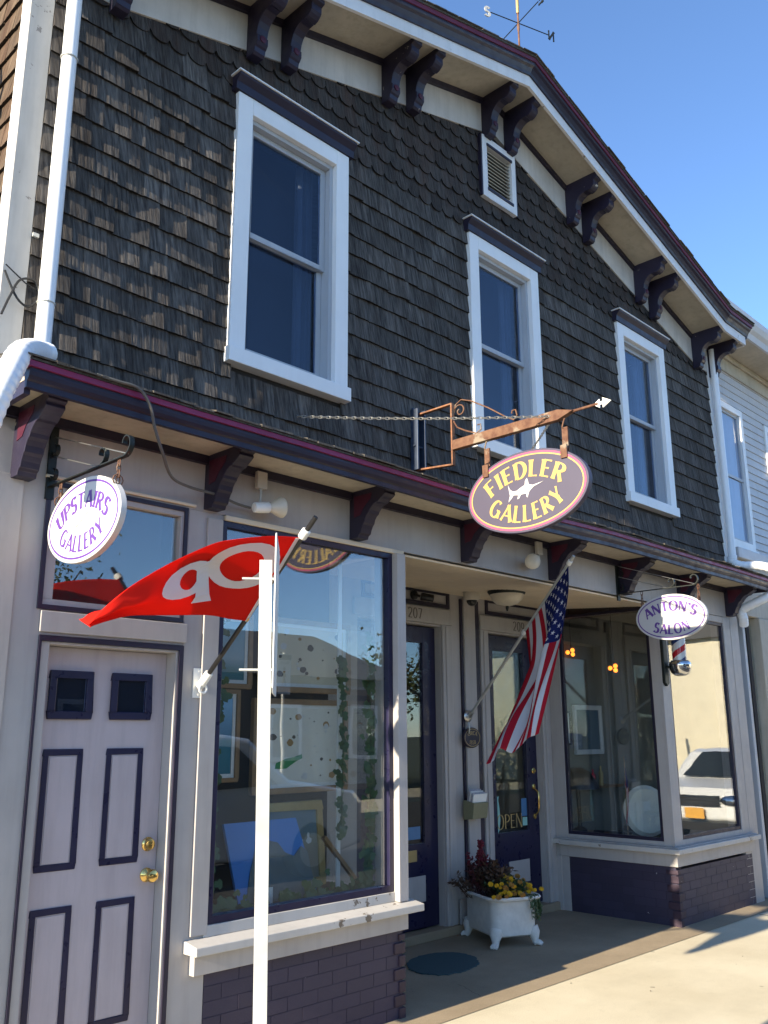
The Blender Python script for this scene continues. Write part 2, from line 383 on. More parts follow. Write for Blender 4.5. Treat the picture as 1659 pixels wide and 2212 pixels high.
# ------------------------------------------------------------------ flared stroke lettering
def arc(cx, cy, rx, ry, a0, a1, n=14):
    return [(cx+rx*math.cos(rad(a0+(a1-a0)*i/n)), cy+ry*math.sin(rad(a0+(a1-a0)*i/n))) for i in range(n+1)]
GL = {
 'A': (.74, [([(0,0),(.37,1)],.6), ([(.37,1),(.74,0)],1.1), ([(.14,.34),(.6,.34)],1)]),
 'C': (.7, [(arc(.38,.5,.36,.5,45,315,22),1)]),
 'D': (.68, [([(.06,0),(.06,1)],1), ([(.06,1)]+arc(.22,.5,.42,.5,90,-90,18)+[(.06,0)],1)]),
 'E': (.52, [([(.06,0),(.06,1)],1), ([(.06,.97),(.5,.97)],1), ([(.06,.52),(.42,.52)],1), ([(.06,.03),(.52,.03)],1)]),
 'F': (.5, [([(.06,0),(.06,1)],1), ([(.06,.97),(.5,.97)],1), ([(.06,.5),(.42,.5)],1)]),
 'G': (.76, [(arc(.38,.5,.36,.5,50,330,24),1), ([(.68,.02),(.68,.46)],.9), ([(.48,.46),(.74,.46)],1)]),
 'I': (.16, [([(.08,0),(.08,1)],1)]),
 'L': (.5, [([(.06,0),(.06,1)],1), ([(.06,.03),(.5,.03)],1)]),
 'M': (.9, [([(.05,0),(.1,1)],.7), ([(.1,1),(.45,.1)],1), ([(.45,.1),(.8,1)],.6), ([(.8,1),(.86,0)],1)]),
 'N': (.72, [([(.05,0),(.05,1)],.55), ([(.05,1),(.66,0)],1.1), ([(.66,0),(.66,1)],.55)]),
 'O': (.78, [(arc(.39,.5,.37,.5,90,450,28),1)]),
 'P': (.56, [([(.06,0),(.06,1)],1), ([(.06,.98)]+arc(.24,.73,.3,.25,90,-90,14)+[(.06,.48)],1)]),
 'R': (.64, [([(.06,0),(.06,1)],1), ([(.06,.98)]+arc(.24,.75,.28,.23,90,-90,14)+[(.06,.52)],1), ([(.26,.52),(.62,0)],1.1)]),
 'S': (.54, [(arc(.28,.74,.22,.25,30,270,14)[:-1]+arc(.27,.25,.25,.25,90,-150,14),1.15)]),
 'T': (.64, [([(.32,0),(.32,1)],1), ([(0,.97),(.64,.97)],1)]),
 'U': (.66, [([(.06,1),(.06,.34)]+arc(.33,.32,.27,.32,180,360,14)+[(.6,1)],1)]),
 'Y': (.68, [([(0,1),(.34,.46)],1.1), ([(.68,1),(.34,.46)],.6), ([(.34,.46),(.34,0)],1)]),
 "'": (.12, [([(.08,1),(.03,.78)],1)]),
 '1': (.3, [([(.17,0),(.17,1)],1), ([(.02,.84),(.17,1)],.8)]),
 '2': (.56, [(arc(.27,.73,.23,.26,160,-30,12)+[(.06,.03)],1), ([(.04,.03),(.54,.03)],1.3)]),
 '0': (.58, [(arc(.29,.5,.25,.5,90,450,26),1)]),
 '5': (.54, [([(.5,.97),(.12,.97)],1.3), ([(.12,.97),(.09,.56)],.7), (arc(.25,.32,.25,.31,120,-140,14),1)]),
 '7': (.54, [([(.02,.97),(.52,.97)],1.3), ([(.52,.97),(.2,0)],1)]),
 '8': (.56, [(arc(.28,.75,.2,.24,-90,270,20),1), (arc(.28,.26,.25,.26,90,450,22),1)]),
 '9': (.56, [(arc(.28,.68,.24,.31,-20,340,22),1), ([(.52,.7),(.5,.45),(.36,.1),(.14,.02)],1)]),
 'c': (.5, [(arc(.27,.32,.24,.32,50,310,16),1)]), 'o': (.54, [(arc(.27,.32,.24,.32,90,450,20),1)]),
 'p': (.54, [([(.06,.64),(.06,-.34)],1), (arc(.27,.32,.23,.31,90,450,20),1)]),
 'e': (.52, [([(.04,.36),(.48,.36)]+arc(.26,.32,.23,.31,8,300,20),1)]),
 'n': (.52, [([(.07,0),(.07,.64)],1), ([(.07,.42)]+arc(.27,.4,.19,.23,160,0,12)+[(.46,0)],1)]),
 ' ': (.3, []),
}
def text_mb(txt, place, h, thick=.17, thin=.055, gap=.12, lift=0.0006, center=True, mb=None):
    """place(x, y, lift) -> 3-D point; x along the line in metres, y up"""
    mb = mb or MB()
    tot = sum(GL[c][0]+gap for c in txt)-gap
    x0 = -tot/2 if center else 0.0; k = 0
    for c in txt:
        wd, strokes = GL[c]
        for pts, mul in strokes:
            k += 1
            ps = [Vector((a, b)) for a, b in pts]
            if len(ps) == 2:
                ps = [ps[0].lerp(ps[1], t/6) for t in range(7)]
            L = [0]
            for i in range(1, len(ps)): L.append(L[-1]+(ps[i]-ps[i-1]).length)
            closed = (ps[0]-ps[-1]).length < 1e-4
            base = len(mb.v)
            for i, p in enumerate(ps):
                t = (ps[min(i+1, len(ps)-1)]-ps[max(i-1, 0)])
                if closed and i in (0, len(ps)-1): t = ps[1]-ps[-2]
                t.normalize(); nrm = Vector((-t.y, t.x))
                wv = (thin+(thick-thin)*abs(t.y)**1.3)*mul
                if not closed: wv *= 1+.3*max(0, 1-min(L[i], L[-1]-L[i])/.14)
                for sg in (-1, 1):
                    q = p+nrm*wv*.5*sg
                    mb.v.append(tuple(place((x0+q.x)*h, q.y*h, lift+0.00012*(k % 5))))
            for i in range(len(ps)-1):
                mb.f.append((base+2*i, base+2*i+1, base+2*i+3, base+2*i+2))
        x0 += wd+gap
    return mb
def arch_place(frame, R, yb, up=True):
    """text bent on a circle of radius R whose crown baseline is at height yb; frame(u,v,lift)->3-D"""
    def f(x, y, l):
        if up:
            a = x/R; r = R+y; return frame(r*math.sin(a), yb-R+r*math.cos(a), l)
        a = x/R; r = R-y; return frame(r*math.sin(a), yb+R-r*math.cos(a), l)
    return f
# ================================================================== ground
def sheet(name, mat, x0, x1, y0, y1, z, kind='structure', label=None):
    o = MB().add([(x0,y0,z),(x1,y0,z),(x1,y1,z),(x0,y1,z)], [(0,1,2,3)]).build(name, mat, None)
    o['kind'] = kind
    return o
sheet('ground', 'far_ground', -900, 900, -900, 900, -0.16)
sheet('road', 'asphalt', -300, 300, -10.4, -2.05, -0.13)
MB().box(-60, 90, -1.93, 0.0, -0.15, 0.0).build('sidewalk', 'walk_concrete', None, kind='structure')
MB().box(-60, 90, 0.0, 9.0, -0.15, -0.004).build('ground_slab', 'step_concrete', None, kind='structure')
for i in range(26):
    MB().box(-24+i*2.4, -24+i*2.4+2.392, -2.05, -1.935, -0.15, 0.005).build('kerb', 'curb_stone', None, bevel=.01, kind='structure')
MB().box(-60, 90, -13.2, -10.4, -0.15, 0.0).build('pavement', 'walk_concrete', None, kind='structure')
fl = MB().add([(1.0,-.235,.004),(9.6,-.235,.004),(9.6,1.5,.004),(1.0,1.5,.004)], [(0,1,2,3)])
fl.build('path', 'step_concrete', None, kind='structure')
# scored joints and a few cracks in the walk
jt = MB()
for x in (0.9, 3.4, 8.75, 10.9):
    jt.box(x, x+.006, -1.93, -.24, .0005, .0022)
random.seed(3)
for sx, sy, n_ in ((5.0, .22, 22),):
    x, y = sx, sy
    for i in range(n_):
        x2 = x-random.uniform(-.004, .012); y2 = y-random.uniform(.006, .02)
        jt.add([(x-.0015, y, .0055), (x+.0015, y, .0055), (x2+.0015, y2, .0055), (x2-.0015, y2, .0055)], [(0,1,2,3)]); x, y = x2, y2
jt.build('pavement_joints', 'soil', None, kind='structure')
# small grit and leaf scraps on the step
gm = MB()
for i in range(22):
    x = random.uniform(4.6, 8.6); y = random.uniform(-.9, 1.1); r = random.uniform(.002, .007)
    gm.ball((x, y, .004), r, 5, (1, random.uniform(.4, 1), .5))
gm.build('grit', 'pebble_dark', None, kind='stuff')

# ================================================================== gallery building
G = empty('gallery_building', (5.46, 0.0, 0.0), 'two-storey shingled gabled building with grey storefront and purple trim', 'building')
C = 5.46; SL = .29
def zf(x): return -SL*min(abs(x-C), 3.55)
XS = [C-4.06, C-3.55, C, C+3.55, C+4.06]
# ---- core walls
core = MB()
core.prism([(1.53, 5.40), (9.39, 5.40), (9.39, 5.86), (9.01, 5.86), (C, 6.88), (1.91, 5.86), (1.53, 5.86)], 'y', .012, .10)
core.box(1.53, 9.39, .012, .10, 3.05, 3.75)
for a, b in ((1.53, 2.88), (3.62, 5.12), (5.86, 7.365), (8.105, 9.39)): core.box(a, b, .012, .10, 3.75, 5.40)
core.build('sheathing', 'felt', G)
bx('side_wall', 'felt', G, 1.545, 1.60, .10, 9.0, 0, 5.9)
bx('side_wall', 'felt', G, 9.32, 9.38, .10, 9.0, 0, 5.9)
bx('rear_wall', 'felt', G, 1.6, 9.32, 8.9, 9.0, 0, 5.9)

# ---- shingles
WIN = [(2.785, 3.717), (5.025, 5.957), (7.27, 8.2)]
WZ = (3.69, 5.475)
CRS = .1475
def clear(x0, x1, z0, z1):
    """pieces of [x0,x1] not covered by windows or vent"""
    segs = [(x0, x1)]
    obs = [(a+.02, b-.02) for a, b in WIN] if (z1 > WZ[0]+.02 and z0 < WZ[1]-.0) else []
    if z1 > 5.91 and z0 < 6.46: obs = obs+[(5.25, 5.68)]
    for a, b in obs:
        ns = []
        for s, e in segs:
            if e <= a or s >= b: ns.append((s, e)); continue
            if s < a: ns.append((s, a))
            if e > b: ns.append((b, e))
        segs = ns
    return segs
def wedge(wd, h, t, seed):
    rg = random.Random(seed)
    j = [rg.uniform(-.0018, .0018) for _ in range(4)]
    b = -.009; n = 11; vs = []; fs = []
    for k in range(n+1):
        u = -.5+k/n; zb = rg.uniform(-.0012, .0012) + (j[0] if k < 6 else j[1])
        cup = rg.uniform(-.0009, .0009)
        vs += [(u*wd, -t+cup, zb), (u*wd, -.0025+cup*.7, h), (u*wd, b, zb)]
    for k in range(n):
        a = 3*k; c = a+3
        fs += [(a, c, c+1, a+1), (a, a+2, c+2, c)]
    fs += [(0, 1, 2), (3*n, 3*n+2, 3*n+1)]
    return vs, fs
def scallop(wd, h, t, seed):
    rg = random.Random(seed); n = 8; vs = []; fs = []
    r = wd*.5
    for k in range(n+1):
        u = -1+2*k/n; zb = r*.72*(1-math.sqrt(max(0, 1-u*u)))+rg.uniform(-.001, .001)
        ft = -t+(t-.0025)*zb/h
        vs += [(u*r, ft, zb), (u*r, -.0025, h), (u*r, ft+.010, zb)]
    for k in range(n):
        a = 3*k; c = a+3
        fs += [(a, c, c+1, a+1), (a, a+2, c+2, c)]
    return vs, fs
UNIT = [wedge(1.0, .20, .024, 100+i) for i in range(14)]
SCAL = [scallop(.128, .19, .022, 300+i) for i in range(6)]
pieces = []      # (kind, variant, x, y, z, width, rotz(0 front / side), rot jitter)
rs = random.Random(11)
z = 3.30; ci = 0
while z < 5.50:
    x0, x1 = 1.622, 9.275
    for s, e in clear(x0, x1, z+.03, z+CRS):
        # windows may cut a course only in part of its height: shingles simply tuck behind the casing
        x = s-(rs.uniform(0, .05) if s > x0 else 0)
        while x < e-.012:
            wd = rs.choice((.09, .11, .13, .145, .16, .175, .19, .21))
            if e-(x+wd) < .05: wd = e-x+(.02 if e < x1 else 0)
            pieces.append(('s', rs.randrange(14), x+wd/2, 0, z+rs.uniform(-.003, .003), wd-.0018, 0, rs.uniform(-.004, .004), rs.uniform(-.0025, .0025)))
            x += wd
    z += CRS; ci += 1
zt = z
k = 0
while z < 6.75:
    lim = (6.60-z)/SL
    if lim <= 0.05: break
    lim = min(lim, 3.83)
    off = .064 if k % 2 else 0
    for s, e in clear(max(1.64, C-lim-.12), min(9.27, C+lim+.12), z, z+.13):
        n_ = int((e-s)/.128)
        x = math.floor((s-off)/.128)*.128+off
        while x < e:
            if x+.064 > s and x+.064 < e+.03:
                pieces.append(('c', rs.randrange(6), x+.064, 0, z+rs.uniform(-.004, .004), .128, 0, rs.uniform(-.01, .01), rs.uniform(-.002, .002)))
            x += .128
    z += .132; k += 1
z = 3.1
while z < 5.80:
    y = .03+rs.uniform(0, .05)
    while y < 2.6:
        wd = rs.choice((.09, .11, .13, .15, .18))
        pieces.append(('d', rs.randrange(14), 1.545, y+wd/2, z+rs.uniform(-.006, .006), wd-.002, -math.pi/2, rs.uniform(-.006, .006), rs.uniform(-.002, .002)))
        y += wd
    z += CRS
def apparent(p):
    c = Vector((p[2], p[3], p[4]+.07)); d = c-CAM
    dep = d.dot(f_); px = 1940*d.dot(r_)/dep; py = 1940*d.dot(u_)/dep
    if abs(px) > 830 or abs(py) > 1106: return 0.0
    fac = abs(d.y) if p[0] != 'd' else abs(d.x)
    return p[5]*fac/dep**3*(1.0 if p[0] != 'd' else .5)
mesh_s = []
for i, (vs, fs) in enumerate(UNIT):
    me = bpy.data.meshes.new('shingle'); me.from_pydata(vs, [], fs); me.materials.append(MATS['shingle_wood']); me.materials.append(MATS['end_grain_shade']); mesh_s.append(me)
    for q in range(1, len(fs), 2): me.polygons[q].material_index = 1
mesh_d = []
for me in mesh_s:
    m2 = me.copy(); m2.materials.clear(); m2.materials.append(MATS['side_wood']); m2.materials.append(MATS['end_grain_shade']); mesh_d.append(m2)
mesh_c = []
for vs, fs in SCAL:
    me = bpy.data.meshes.new('scalloped_shingle'); me.from_pydata(vs, [], fs); me.materials.append(MATS['scallop_wood']); me.materials.append(MATS['end_grain_shade']); mesh_c.append(me)
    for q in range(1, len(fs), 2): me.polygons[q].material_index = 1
def place_pieces(lst, name, quota):
    lst = sorted(lst, key=apparent, reverse=True)
    rest = {}
    for i, p in enumerate(lst):
        kd, v, x, y, z, wd, rz, rj, dj = p
        if i < quota:
            me = {'s': mesh_s, 'd': mesh_d, 'c': mesh_c}[kd][v]
            o = bpy.data.objects.new(name, me)
            o.rotation_euler = (0, rj, rz+random.Random(i*7+v).uniform(-.10, .015)*(kd == 's'))
            if kd != 'c': o.scale = (wd, 1, 1)
            link(o, G, (x+(dj if kd == 'd' else 0), y+(dj if kd != 'd' else 0), z))
        else:
            mb = rest.setdefault(kd, MB())
            vs, fs = (SCAL[v] if kd == 'c' else UNIT[v])
            M_ = Matrix.Translation((x+(dj if kd == 'd' else 0), y+(dj if kd != 'd' else 0), z)) @ Matrix.Rotation(rz, 4, 'Z') @ Matrix.Rotation(rj, 4, 'Y') @ Matrix.Diagonal((wd if kd != 'c' else 1, 1, 1, 1))
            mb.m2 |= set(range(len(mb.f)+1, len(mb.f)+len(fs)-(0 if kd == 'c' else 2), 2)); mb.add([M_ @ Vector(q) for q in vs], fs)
    for kd, mb in rest.items():
        mb.build('shingle_field', {'s': 'shingle_wood', 'd': 'side_wood', 'c': 'scallop_wood'}[kd], G, kind='stuff', mat2='end_grain_shade')
place_pieces([p for p in pieces if p[0] != 'c'], 'shingle', 298)
place_pieces([p for p in pieces if p[0] == 'c'], 'scalloped_shingle', 298)

# ---- corner boards
bx('corner_board', 'corner_worn_shaded', G, 1.497, 1.62, -.012, .0125, 3.15, 5.86, bevel=.003)
bx('corner_board', 'white_worn', G, 1.497, 1.5345, .0127, .10, 3.15, 5.84, bevel=.003)
bx('corner_board', 'white_worn', G, 9.275, 9.40, -.026, .012, 3.15, 5.75, bevel=.003)

# ---- gable trim
MB().sweep([(-.024, 6.58), (.012, 6.58), (.012, 6.85), (-.024, 6.85)], [1.50, C-3.55, C, C+3.55, 9.405], zf).build('frieze_board', 'frieze_paint', G, bevel=.003)
MB().sweep([(-.05, 6.848), (.012, 6.848), (.012, 6.895), (-.05, 6.895)], [1.50, C-3.55, C, C+3.55, 9.405], zf).build('bed_moulding', 'navy_trim', G)
MB().sweep([(-.362, 6.895), (.05, 6.895), (.05, 6.915), (-.362, 6.915)], XS, zf).build('soffit', 'cream_soffit', G)
MB().sweep([(-.388, 6.868), (-.363, 6.868), (-.363, 6.99), (-.388, 6.99)], XS, zf).build('rake_fascia', 'white_worn', G)
MB().sweep([(-.389, 6.968), (-.402, 6.968), (-.41, 6.99), (-.428, 7.02), (-.446, 7.034), (-.452, 7.045), (-.452, 7.062), (-.389, 7.062)], [x+(-.03 if i == 0 else .03 if i == 4 else 0) for i, x in enumerate(XS)], zf).build('crown_moulding', 'navy_trim', G)
MB().sweep([(-.462, 7.0625), (-.389, 7.0625), (-.389, 7.10), (-.462, 7.10)], [x+(-.05 if i == 0 else .05 if i == 4 else 0) for i, x in enumerate(XS)], zf).build('drip_edge', 'maroon_trim', G)
MB().sweep([(-.47, 7.1005), (9.1, 7.1005), (9.1, 7.118), (-.47, 7.118)], [XS[0]-.09, XS[1], C, XS[3], XS[4]+.09], zf).build('roof', 'roof_shingle', G)
rg = random.Random(5); rt = MB()
x = XS[0]-.09
while x < XS[4]+.05:
    wd = rg.uniform(.09, .24)
    if x < C < x+wd: wd = C-x+.0001
    y0 = -.476-rg.uniform(0, .012); t0 = rg.uniform(.004, .012)
    rt.sweep([(y0, 7.1185), (-.1, 7.1185), (-.1, 7.1185+t0*.6), (y0, 7.1185+t0)], [x, x+wd*.97], zf); x += wd
rt.build('roof_edge_shingles', 'roof_shingle', G, kind='stuff')
# side eaves
for sx in (-1, 1):
    xo = C+sx*4.06; z0 = 6.895-SL*3.55
    bx('eave_fascia', 'white_worn', G, xo, xo+sx*.022, -.36, 8.9, z0-.028, z0+.09)
    bx('eave_crown', 'navy_trim', G, xo+sx*.0225, xo+sx*.075, -.38, 8.9, z0+.075, z0+.165)
    bx('eave_soffit', 'cream_soffit', G, xo-sx*.002, C+sx*3.9, .052, 8.9, z0, z0+.02)

# ---- brackets
UP = [(0,.03),(.335,.03),(.335,-.045),(.305,-.055),(.305,-.1),(.292,-.118),(.27,-.135),(.242,-.142),(.228,-.135),(.19,-.138),(.155,-.155),(.128,-.182),(.112,-.215),(.104,-.25),(.1,-.262),(.112,-.268),(.112,-.315),(.1,-.335),(.088,-.345),(.082,-.375),(.066,-.39),(0,-.39)]
def bracket_at(x, w_=.085):
    y0 = -.0245; zt_ = 6.895+zf(x)
    poly = [(y0-d, zt_+h) for d, h in UP]
    o = MB().prism(poly, 'x', x-w_/2, x+w_/2).build('bracket', 'navy_worn', G, bevel=.003)
    MB().lathe([(.024, 0), (.024, .006), (.012, .009)], (x, y0-.112, zt_-.292), (0, -1, 0), 12).build('rosette', 'inset_maroon', o)
for d in (.155, 1.09, 1.355, 2.30, 2.575):
    for s in (-1, 1): bracket_at(C+s*d)
for s in (-1, 1): bracket_at(C+s*3.505)
for s in (-1, 1):       # brackets under the side eaves at the corners
    z0 = 6.895-SL*3.55; xo = C+s*3.945; dp = .62
    for yy in (-.02, .95, 1.25):
        MB().prism([(xo+s*d*.38, z0+h*.95) for d, h in UP], 'y', yy-.042, yy+.042).build('bracket', 'navy_worn', G, bevel=.003)
MB().prism([(-.0245-d, 5.866+h*.95) for d, h in UP], 'x', 9.31, 9.395).build('bracket', 'navy_worn', G, bevel=.003)

# ---- upper windows
for a, b in WIN:
    z0, z1 = WZ; yf = -.048
    W_ = MB()
    W_.box(a, a+.112, yf, .03, z0+.0, z1); W_.box(b-.112, b, yf, .03, z0, z1)
    W_.box(a+.112, b-.112, yf, .03, z1-.112, z1)
    o = W_.build('window', 'white_paint', G, bevel=.004)
    bx('sill', 'white_paint', o, a-.012, b+.012, yf-.022, .03, z0-.008, z0+.085, bevel=.004)
    ia, ib, iz0, iz1 = a+.112, b-.112, z0+.0855, z1-.112
    J = MB(); J.box(ia, ia+.03, -.01, .09, iz0, iz1); J.box(ib-.03, ib, -.01, .09, iz0, iz1); J.box(ia+.03, ib-.03, -.01, .09, iz1-.03, iz1); J.box(ia+.03, ib-.03, -.01, .09, iz0, iz0+.025)
    J.build('jamb', 'sash_grey', o, bevel=.002)
    zm = 4.58; ja, jb = ia+.0305, ib-.0305
    for nm, lo, hi, y in (('sash', zm-.002, iz1-.0305, .035), ('sash', iz0+.0255, zm+.034, .062)):
        Sx = MB(); Sx.box(ja, ja+.038, y, y+.026, lo, hi); Sx.box(jb-.038, jb, y, y+.026, lo, hi)
        Sx.box(ja+.038, jb-.038, y, y+.026, hi-.036, hi); Sx.box(ja+.038, jb-.038, y, y+.026, lo, lo+.036 if lo > 4 else lo+.055)
        Sx.build(nm, 'sash_grey', o, bevel=.002)
        bx('pane', 'window_glass', o, ja+.0385, jb-.0385, y+.01, y+.016, lo+.03, hi-.03)
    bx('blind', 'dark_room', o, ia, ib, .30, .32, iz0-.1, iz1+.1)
    for s_ in (0, 1):
        cu = MB(); wv = .16 if s_ else .09; n_ = 18; xa = ib-.03-wv if s_ else ia+.03
        for k in range(n_+1):
            xx = xa+wv*k/n_; yy = .16+.016*math.sin(k*1.9)+.006*math.sin(k*.7)
            cu.v += [(xx, yy, iz0), (xx+.02*math.sin(k), yy, iz1)]
        cu.f = [(2*k, 2*k+2, 2*k+3, 2*k+1) for k in range(n_)]
        cu.build('curtain', 'curtain', o, smooth=True)
    H = MB(); H.prism([(yf+.002, z1+.002), (yf-.012, z1+.002), (yf-.018, z1+.05), (yf-.05, z1+.085), (yf-.052, z1+.1), (.0, z1+.1), (0, z1+.002)], 'x', a-.03, b+.03)
    h_ = H.build('head_cap', 'navy_trim', o)
    bx('flashing', 'white_paint', h_, a-.042, b+.042, yf-.062, .0, z1+.1005, z1+.109)
# ---- gable vent
v = MB(); a, b, z0, z1 = 5.232, 5.69, 5.90, 6.475
v.box(a, a+.06, -.05, .03, z0, z1); v.box(b-.06, b, -.05, .03, z0, z1); v.box(a+.06, b-.06, -.05, .03, z1-.07, z1); v.box(a+.06, b-.06, -.05, .03, z0, z0+.07)
vo = v.build('vent', 'white_worn', G, bevel=.003)
e = MB(); e.box(a+.055, b-.055, -.058, -.0505, z1-.09, z1-.066); e.box(a+.055, b-.055, -.058, -.0505, z0+.066, z0+.09); e.box(a-.016, a-.0005, -.045, .02, z0-.0, z1); e.box(b+.0005, b+.016, -.045, .02, z0, z1)
e.build('vent_edge', 'navy_trim', vo)
for i in range(12):
    zz = z0+.1+i*.0335
    MB().obox((C, -.012, zz), (1,0,0), Vector((0,-.8,-.6)), Vector((0,.6,-.8)).normalized(), (b-a)/2-.06, .021, .003).build('slat', 'cream_soffit', vo)
bx('vent_back', 'felt', vo, a+.05, b-.05, .012, .02, z0+.05, z1-.05)

# ---- pent roof over the storefront
PX0, PX1 = 1.505, 9.43; YO = -.40
def seg(a, b, n): return [a+(b-a)*i/n for i in range(n+1)]
PXS = seg(PX0, PX1, 10)
def sag(x): return .012*math.cos((x-PX0)*1.1)-.006*math.sin((x-PX0)*2.3)
MB().sweep([(YO+.03, 3.10), (.0, 3.10), (.0, 3.118), (YO+.03, 3.118)], PXS, lambda x: 0).build('porch_soffit', 'cream_soffit', G)
MB().sweep([(-.03, 3.052), (-.0005, 3.052), (-.0005, 3.0995), (-.03, 3.0995)], [1.53, 9.40], lambda x: 0).build('porch_band', 'navy_trim', G)
MB().sweep([(YO+.029, 3.05), (YO+.004, 3.05), (YO+.004, 3.078), (YO-.006, 3.085), (YO-.016, 3.1), (YO-.02, 3.118), (YO-.02, 3.135), (YO+.029, 3.135)], PXS, sag).build('porch_fascia', 'navy_trim', G)
MB().sweep([(YO-.034, 3.1355), (YO+.029, 3.1355), (YO+.029, 3.162), (YO-.034, 3.162)], [PX0-.02]+PXS[1:-1]+[PX1+.02], sag).build('porch_drip_edge', 'magenta_trim', G)
MB().sweep([(YO-.04, 3.1625), (.0, 3.295), (.0, 3.31), (YO-.04, 3.174)], [PX0-.03]+PXS[1:-1]+[PX1+.03], sag).build('porch_roof', 'roof_shingle', G)
pr = MB(); x = PX0-.03; rg = random.Random(9)
while x < PX1:
    wd = rg.uniform(.07, .2); y0 = YO-.048-rg.uniform(0, .016); t0 = rg.uniform(.004, .011); zz = rg.uniform(-.002, .004)
    pr.sweep([(y0, 3.171+zz), (-.12, 3.275), (-.12, 3.279), (y0, 3.174+t0+zz)], [x, x+wd*.96], sag); x += wd
pr.build('porch_edge_shingles', 'roof_shingle', G, kind='stuff')
bx('porch_end', 'navy_worn', G, PX0+.002, PX0+.03, YO+.03, .0, 3.04, 3.16)
bx('porch_end', 'navy_worn', G, PX1-.03, PX1-.002, YO+.03, .0, 3.04, 3.16)
LOW = [(0,0),(.33,0),(.33,-.03),(.31,-.04),(.315,-.055),(.295,-.07),(.272,-.082),(.25,-.098),(.225,-.102),(.2,-.118),(.178,-.14),(.17,-.155),(.155,-.165),(.14,-.185),(.132,-.21),(.12,-.222),(.108,-.245),(.1,-.27),(.082,-.28),(.075,-.30),(0,-.30)]
LX = [1.62+i*1.089 for i in range(8)]
for i, x in enumerate(LX):
    x = x+(.06 if i == 0 else .03 if i < 7 else 0)
    sc_ = 1.13 if i == 0 else 1.0
    poly = [(-.0305 if h > -.049 else -.001, 3.0995+h) if d == 0 else (-.001-d, 3.0995+h*sc_) for d, h in LOW]
    poly = [(-.001, 3.05)]+[(-.031, 3.05), (-.031, 3.0995)]+[(-.001-d, 3.0995+h*sc_) for d, h in LOW[1:-1]]+[(-.001, 3.0995-.30*sc_)]
    o = MB().prism(poly, 'x', x-.046, x+.046).build('bracket', 'navy_worn' if i == 0 else 'navy_trim', G, bevel=.003)
    for s in (-1, 1):
        MB().prism([(-.045, 3.065), (-.2, 3.065), (-.19, 3.03), (-.13, 2.985), (-.1, 2.94), (-.045, 2.93)], 'x', x+s*.0462, x+s*.0492).build('bracket_inset', 'inset_maroon', o)

# ---- storefront wall
y1 = .16
wl = [(1.53, 1.838, 0, 3.05), (1.838, 9.46, 2.79, 3.05), (1.838, 2.607, 2.062, 2.178), (2.607, 2.818, 0, 2.79)]
ww = MB()
for a, b, z0, z1 in wl: ww.box(a, b, 0, y1, z0, z1)
ww.box(4.165, 4.243, 0, y1, .62, 2.79); ww.box(9.145, 9.46, 0, y1, 0, 2.79)
ww.box(2.818, 4.165, .0, y1, 2.765, 2.79)
W0 = ww.build('wall', 'grey_paint', G, bevel=.003)
bx('wall_board', 'grey_paint', W0, 1.5, 1.70, -.012, -.001, 0, 2.78, bevel=.002)
bx('wall_board', 'grey_paint', W0, 1.835, 2.62, -.014, -.001, 2.075, 2.172, bevel=.003)
bx('side_wall', 'grey_paint', G, 1.50, 1.544, .0, 9.0, 0, 3.09)
bx('header_moulding', 'beadboard', W0, 2.83, 4.26, -.022, -.001, 2.762, 2.79, bevel=.004)
bx('header_moulding', 'beadboard', W0, 1.80, 2.64, -.018, -.001, 2.80, 2.815, bevel=.004)

# ---- left door with transom
D = MB()
D.box(1.838, 2.607, -.012, -.001, 2.035, 2.06); D.box(2.582, 2.607, -.012, -.001, 0, 2.035); D.box(1.838, 1.850, -.012, -.001, 0, 2.035)
D.build('door_trim', 'navy_trim', G)
J = MB(); J.box(1.8385, 1.895, .0, .15, 0, 2.034); J.box(2.570, 2.6065, .0, .15, 0, 2.034); J.box(1.895, 2.570, .0, .15, 2.022, 2.034)
J.build('door_jamb', 'grey_paint', G, bevel=.003)
DO = bx('door', 'door_paint', G, 1.896, 2.569, .085, .13, .03, 2.02, bevel=.002, label='mauve panelled door with navy outlines and two small panes')
def frame_(mb, a, b, z0, z1, t, y0, y1_):
    mb.box(a, b, y0, y1_, z1-t, z1); mb.box(a, b, y0, y1_, z0, z0+t); mb.box(a, a+t, y0, y1_, z0+t, z1-t); mb.box(b-t, b, y0, y1_, z0+t, z1-t); return mb
for a, b in ((1.945, 2.165), (2.262, 2.485)):
    frame_(MB(), a, b, 1.687, 1.912, .035, .068, .0845).build('lite_frame', 'navy_door', DO, bevel=.004)
    bx('pane', 'window_glass', DO, a+.03, b-.03, .078, .0845, 1.72, 1.88)
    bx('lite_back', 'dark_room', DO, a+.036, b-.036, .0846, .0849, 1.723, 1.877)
    for z0, z1 in ((1.02, 1.553), (.33, .867)):
        frame_(MB(), a, b-.024, z0, z1, .028, .079, .0848).build('panel_moulding', 'navy_door', DO, bevel=.003)
        bx('panel', 'door_paint', DO, a+.034, b-.058, .0815, .0848, z0+.034, z1-.034, bevel=.003)
for zz, kn in ((.957, True), (1.098, False)):
    k = MB().lathe([(.033, 0), (.033, .006), (.026, .012)] + ([(.012, .02), (.012, .035), (.026, .045), (.031, .058), (.026, .07), (.012, .076)] if kn else [(.024, .018), (.024, .03), (.012, .032)]), (2.516, .0848, zz), (0, -1, 0), 20)
    k.build('knob' if kn else 'deadbolt', 'brass', DO, smooth=True)
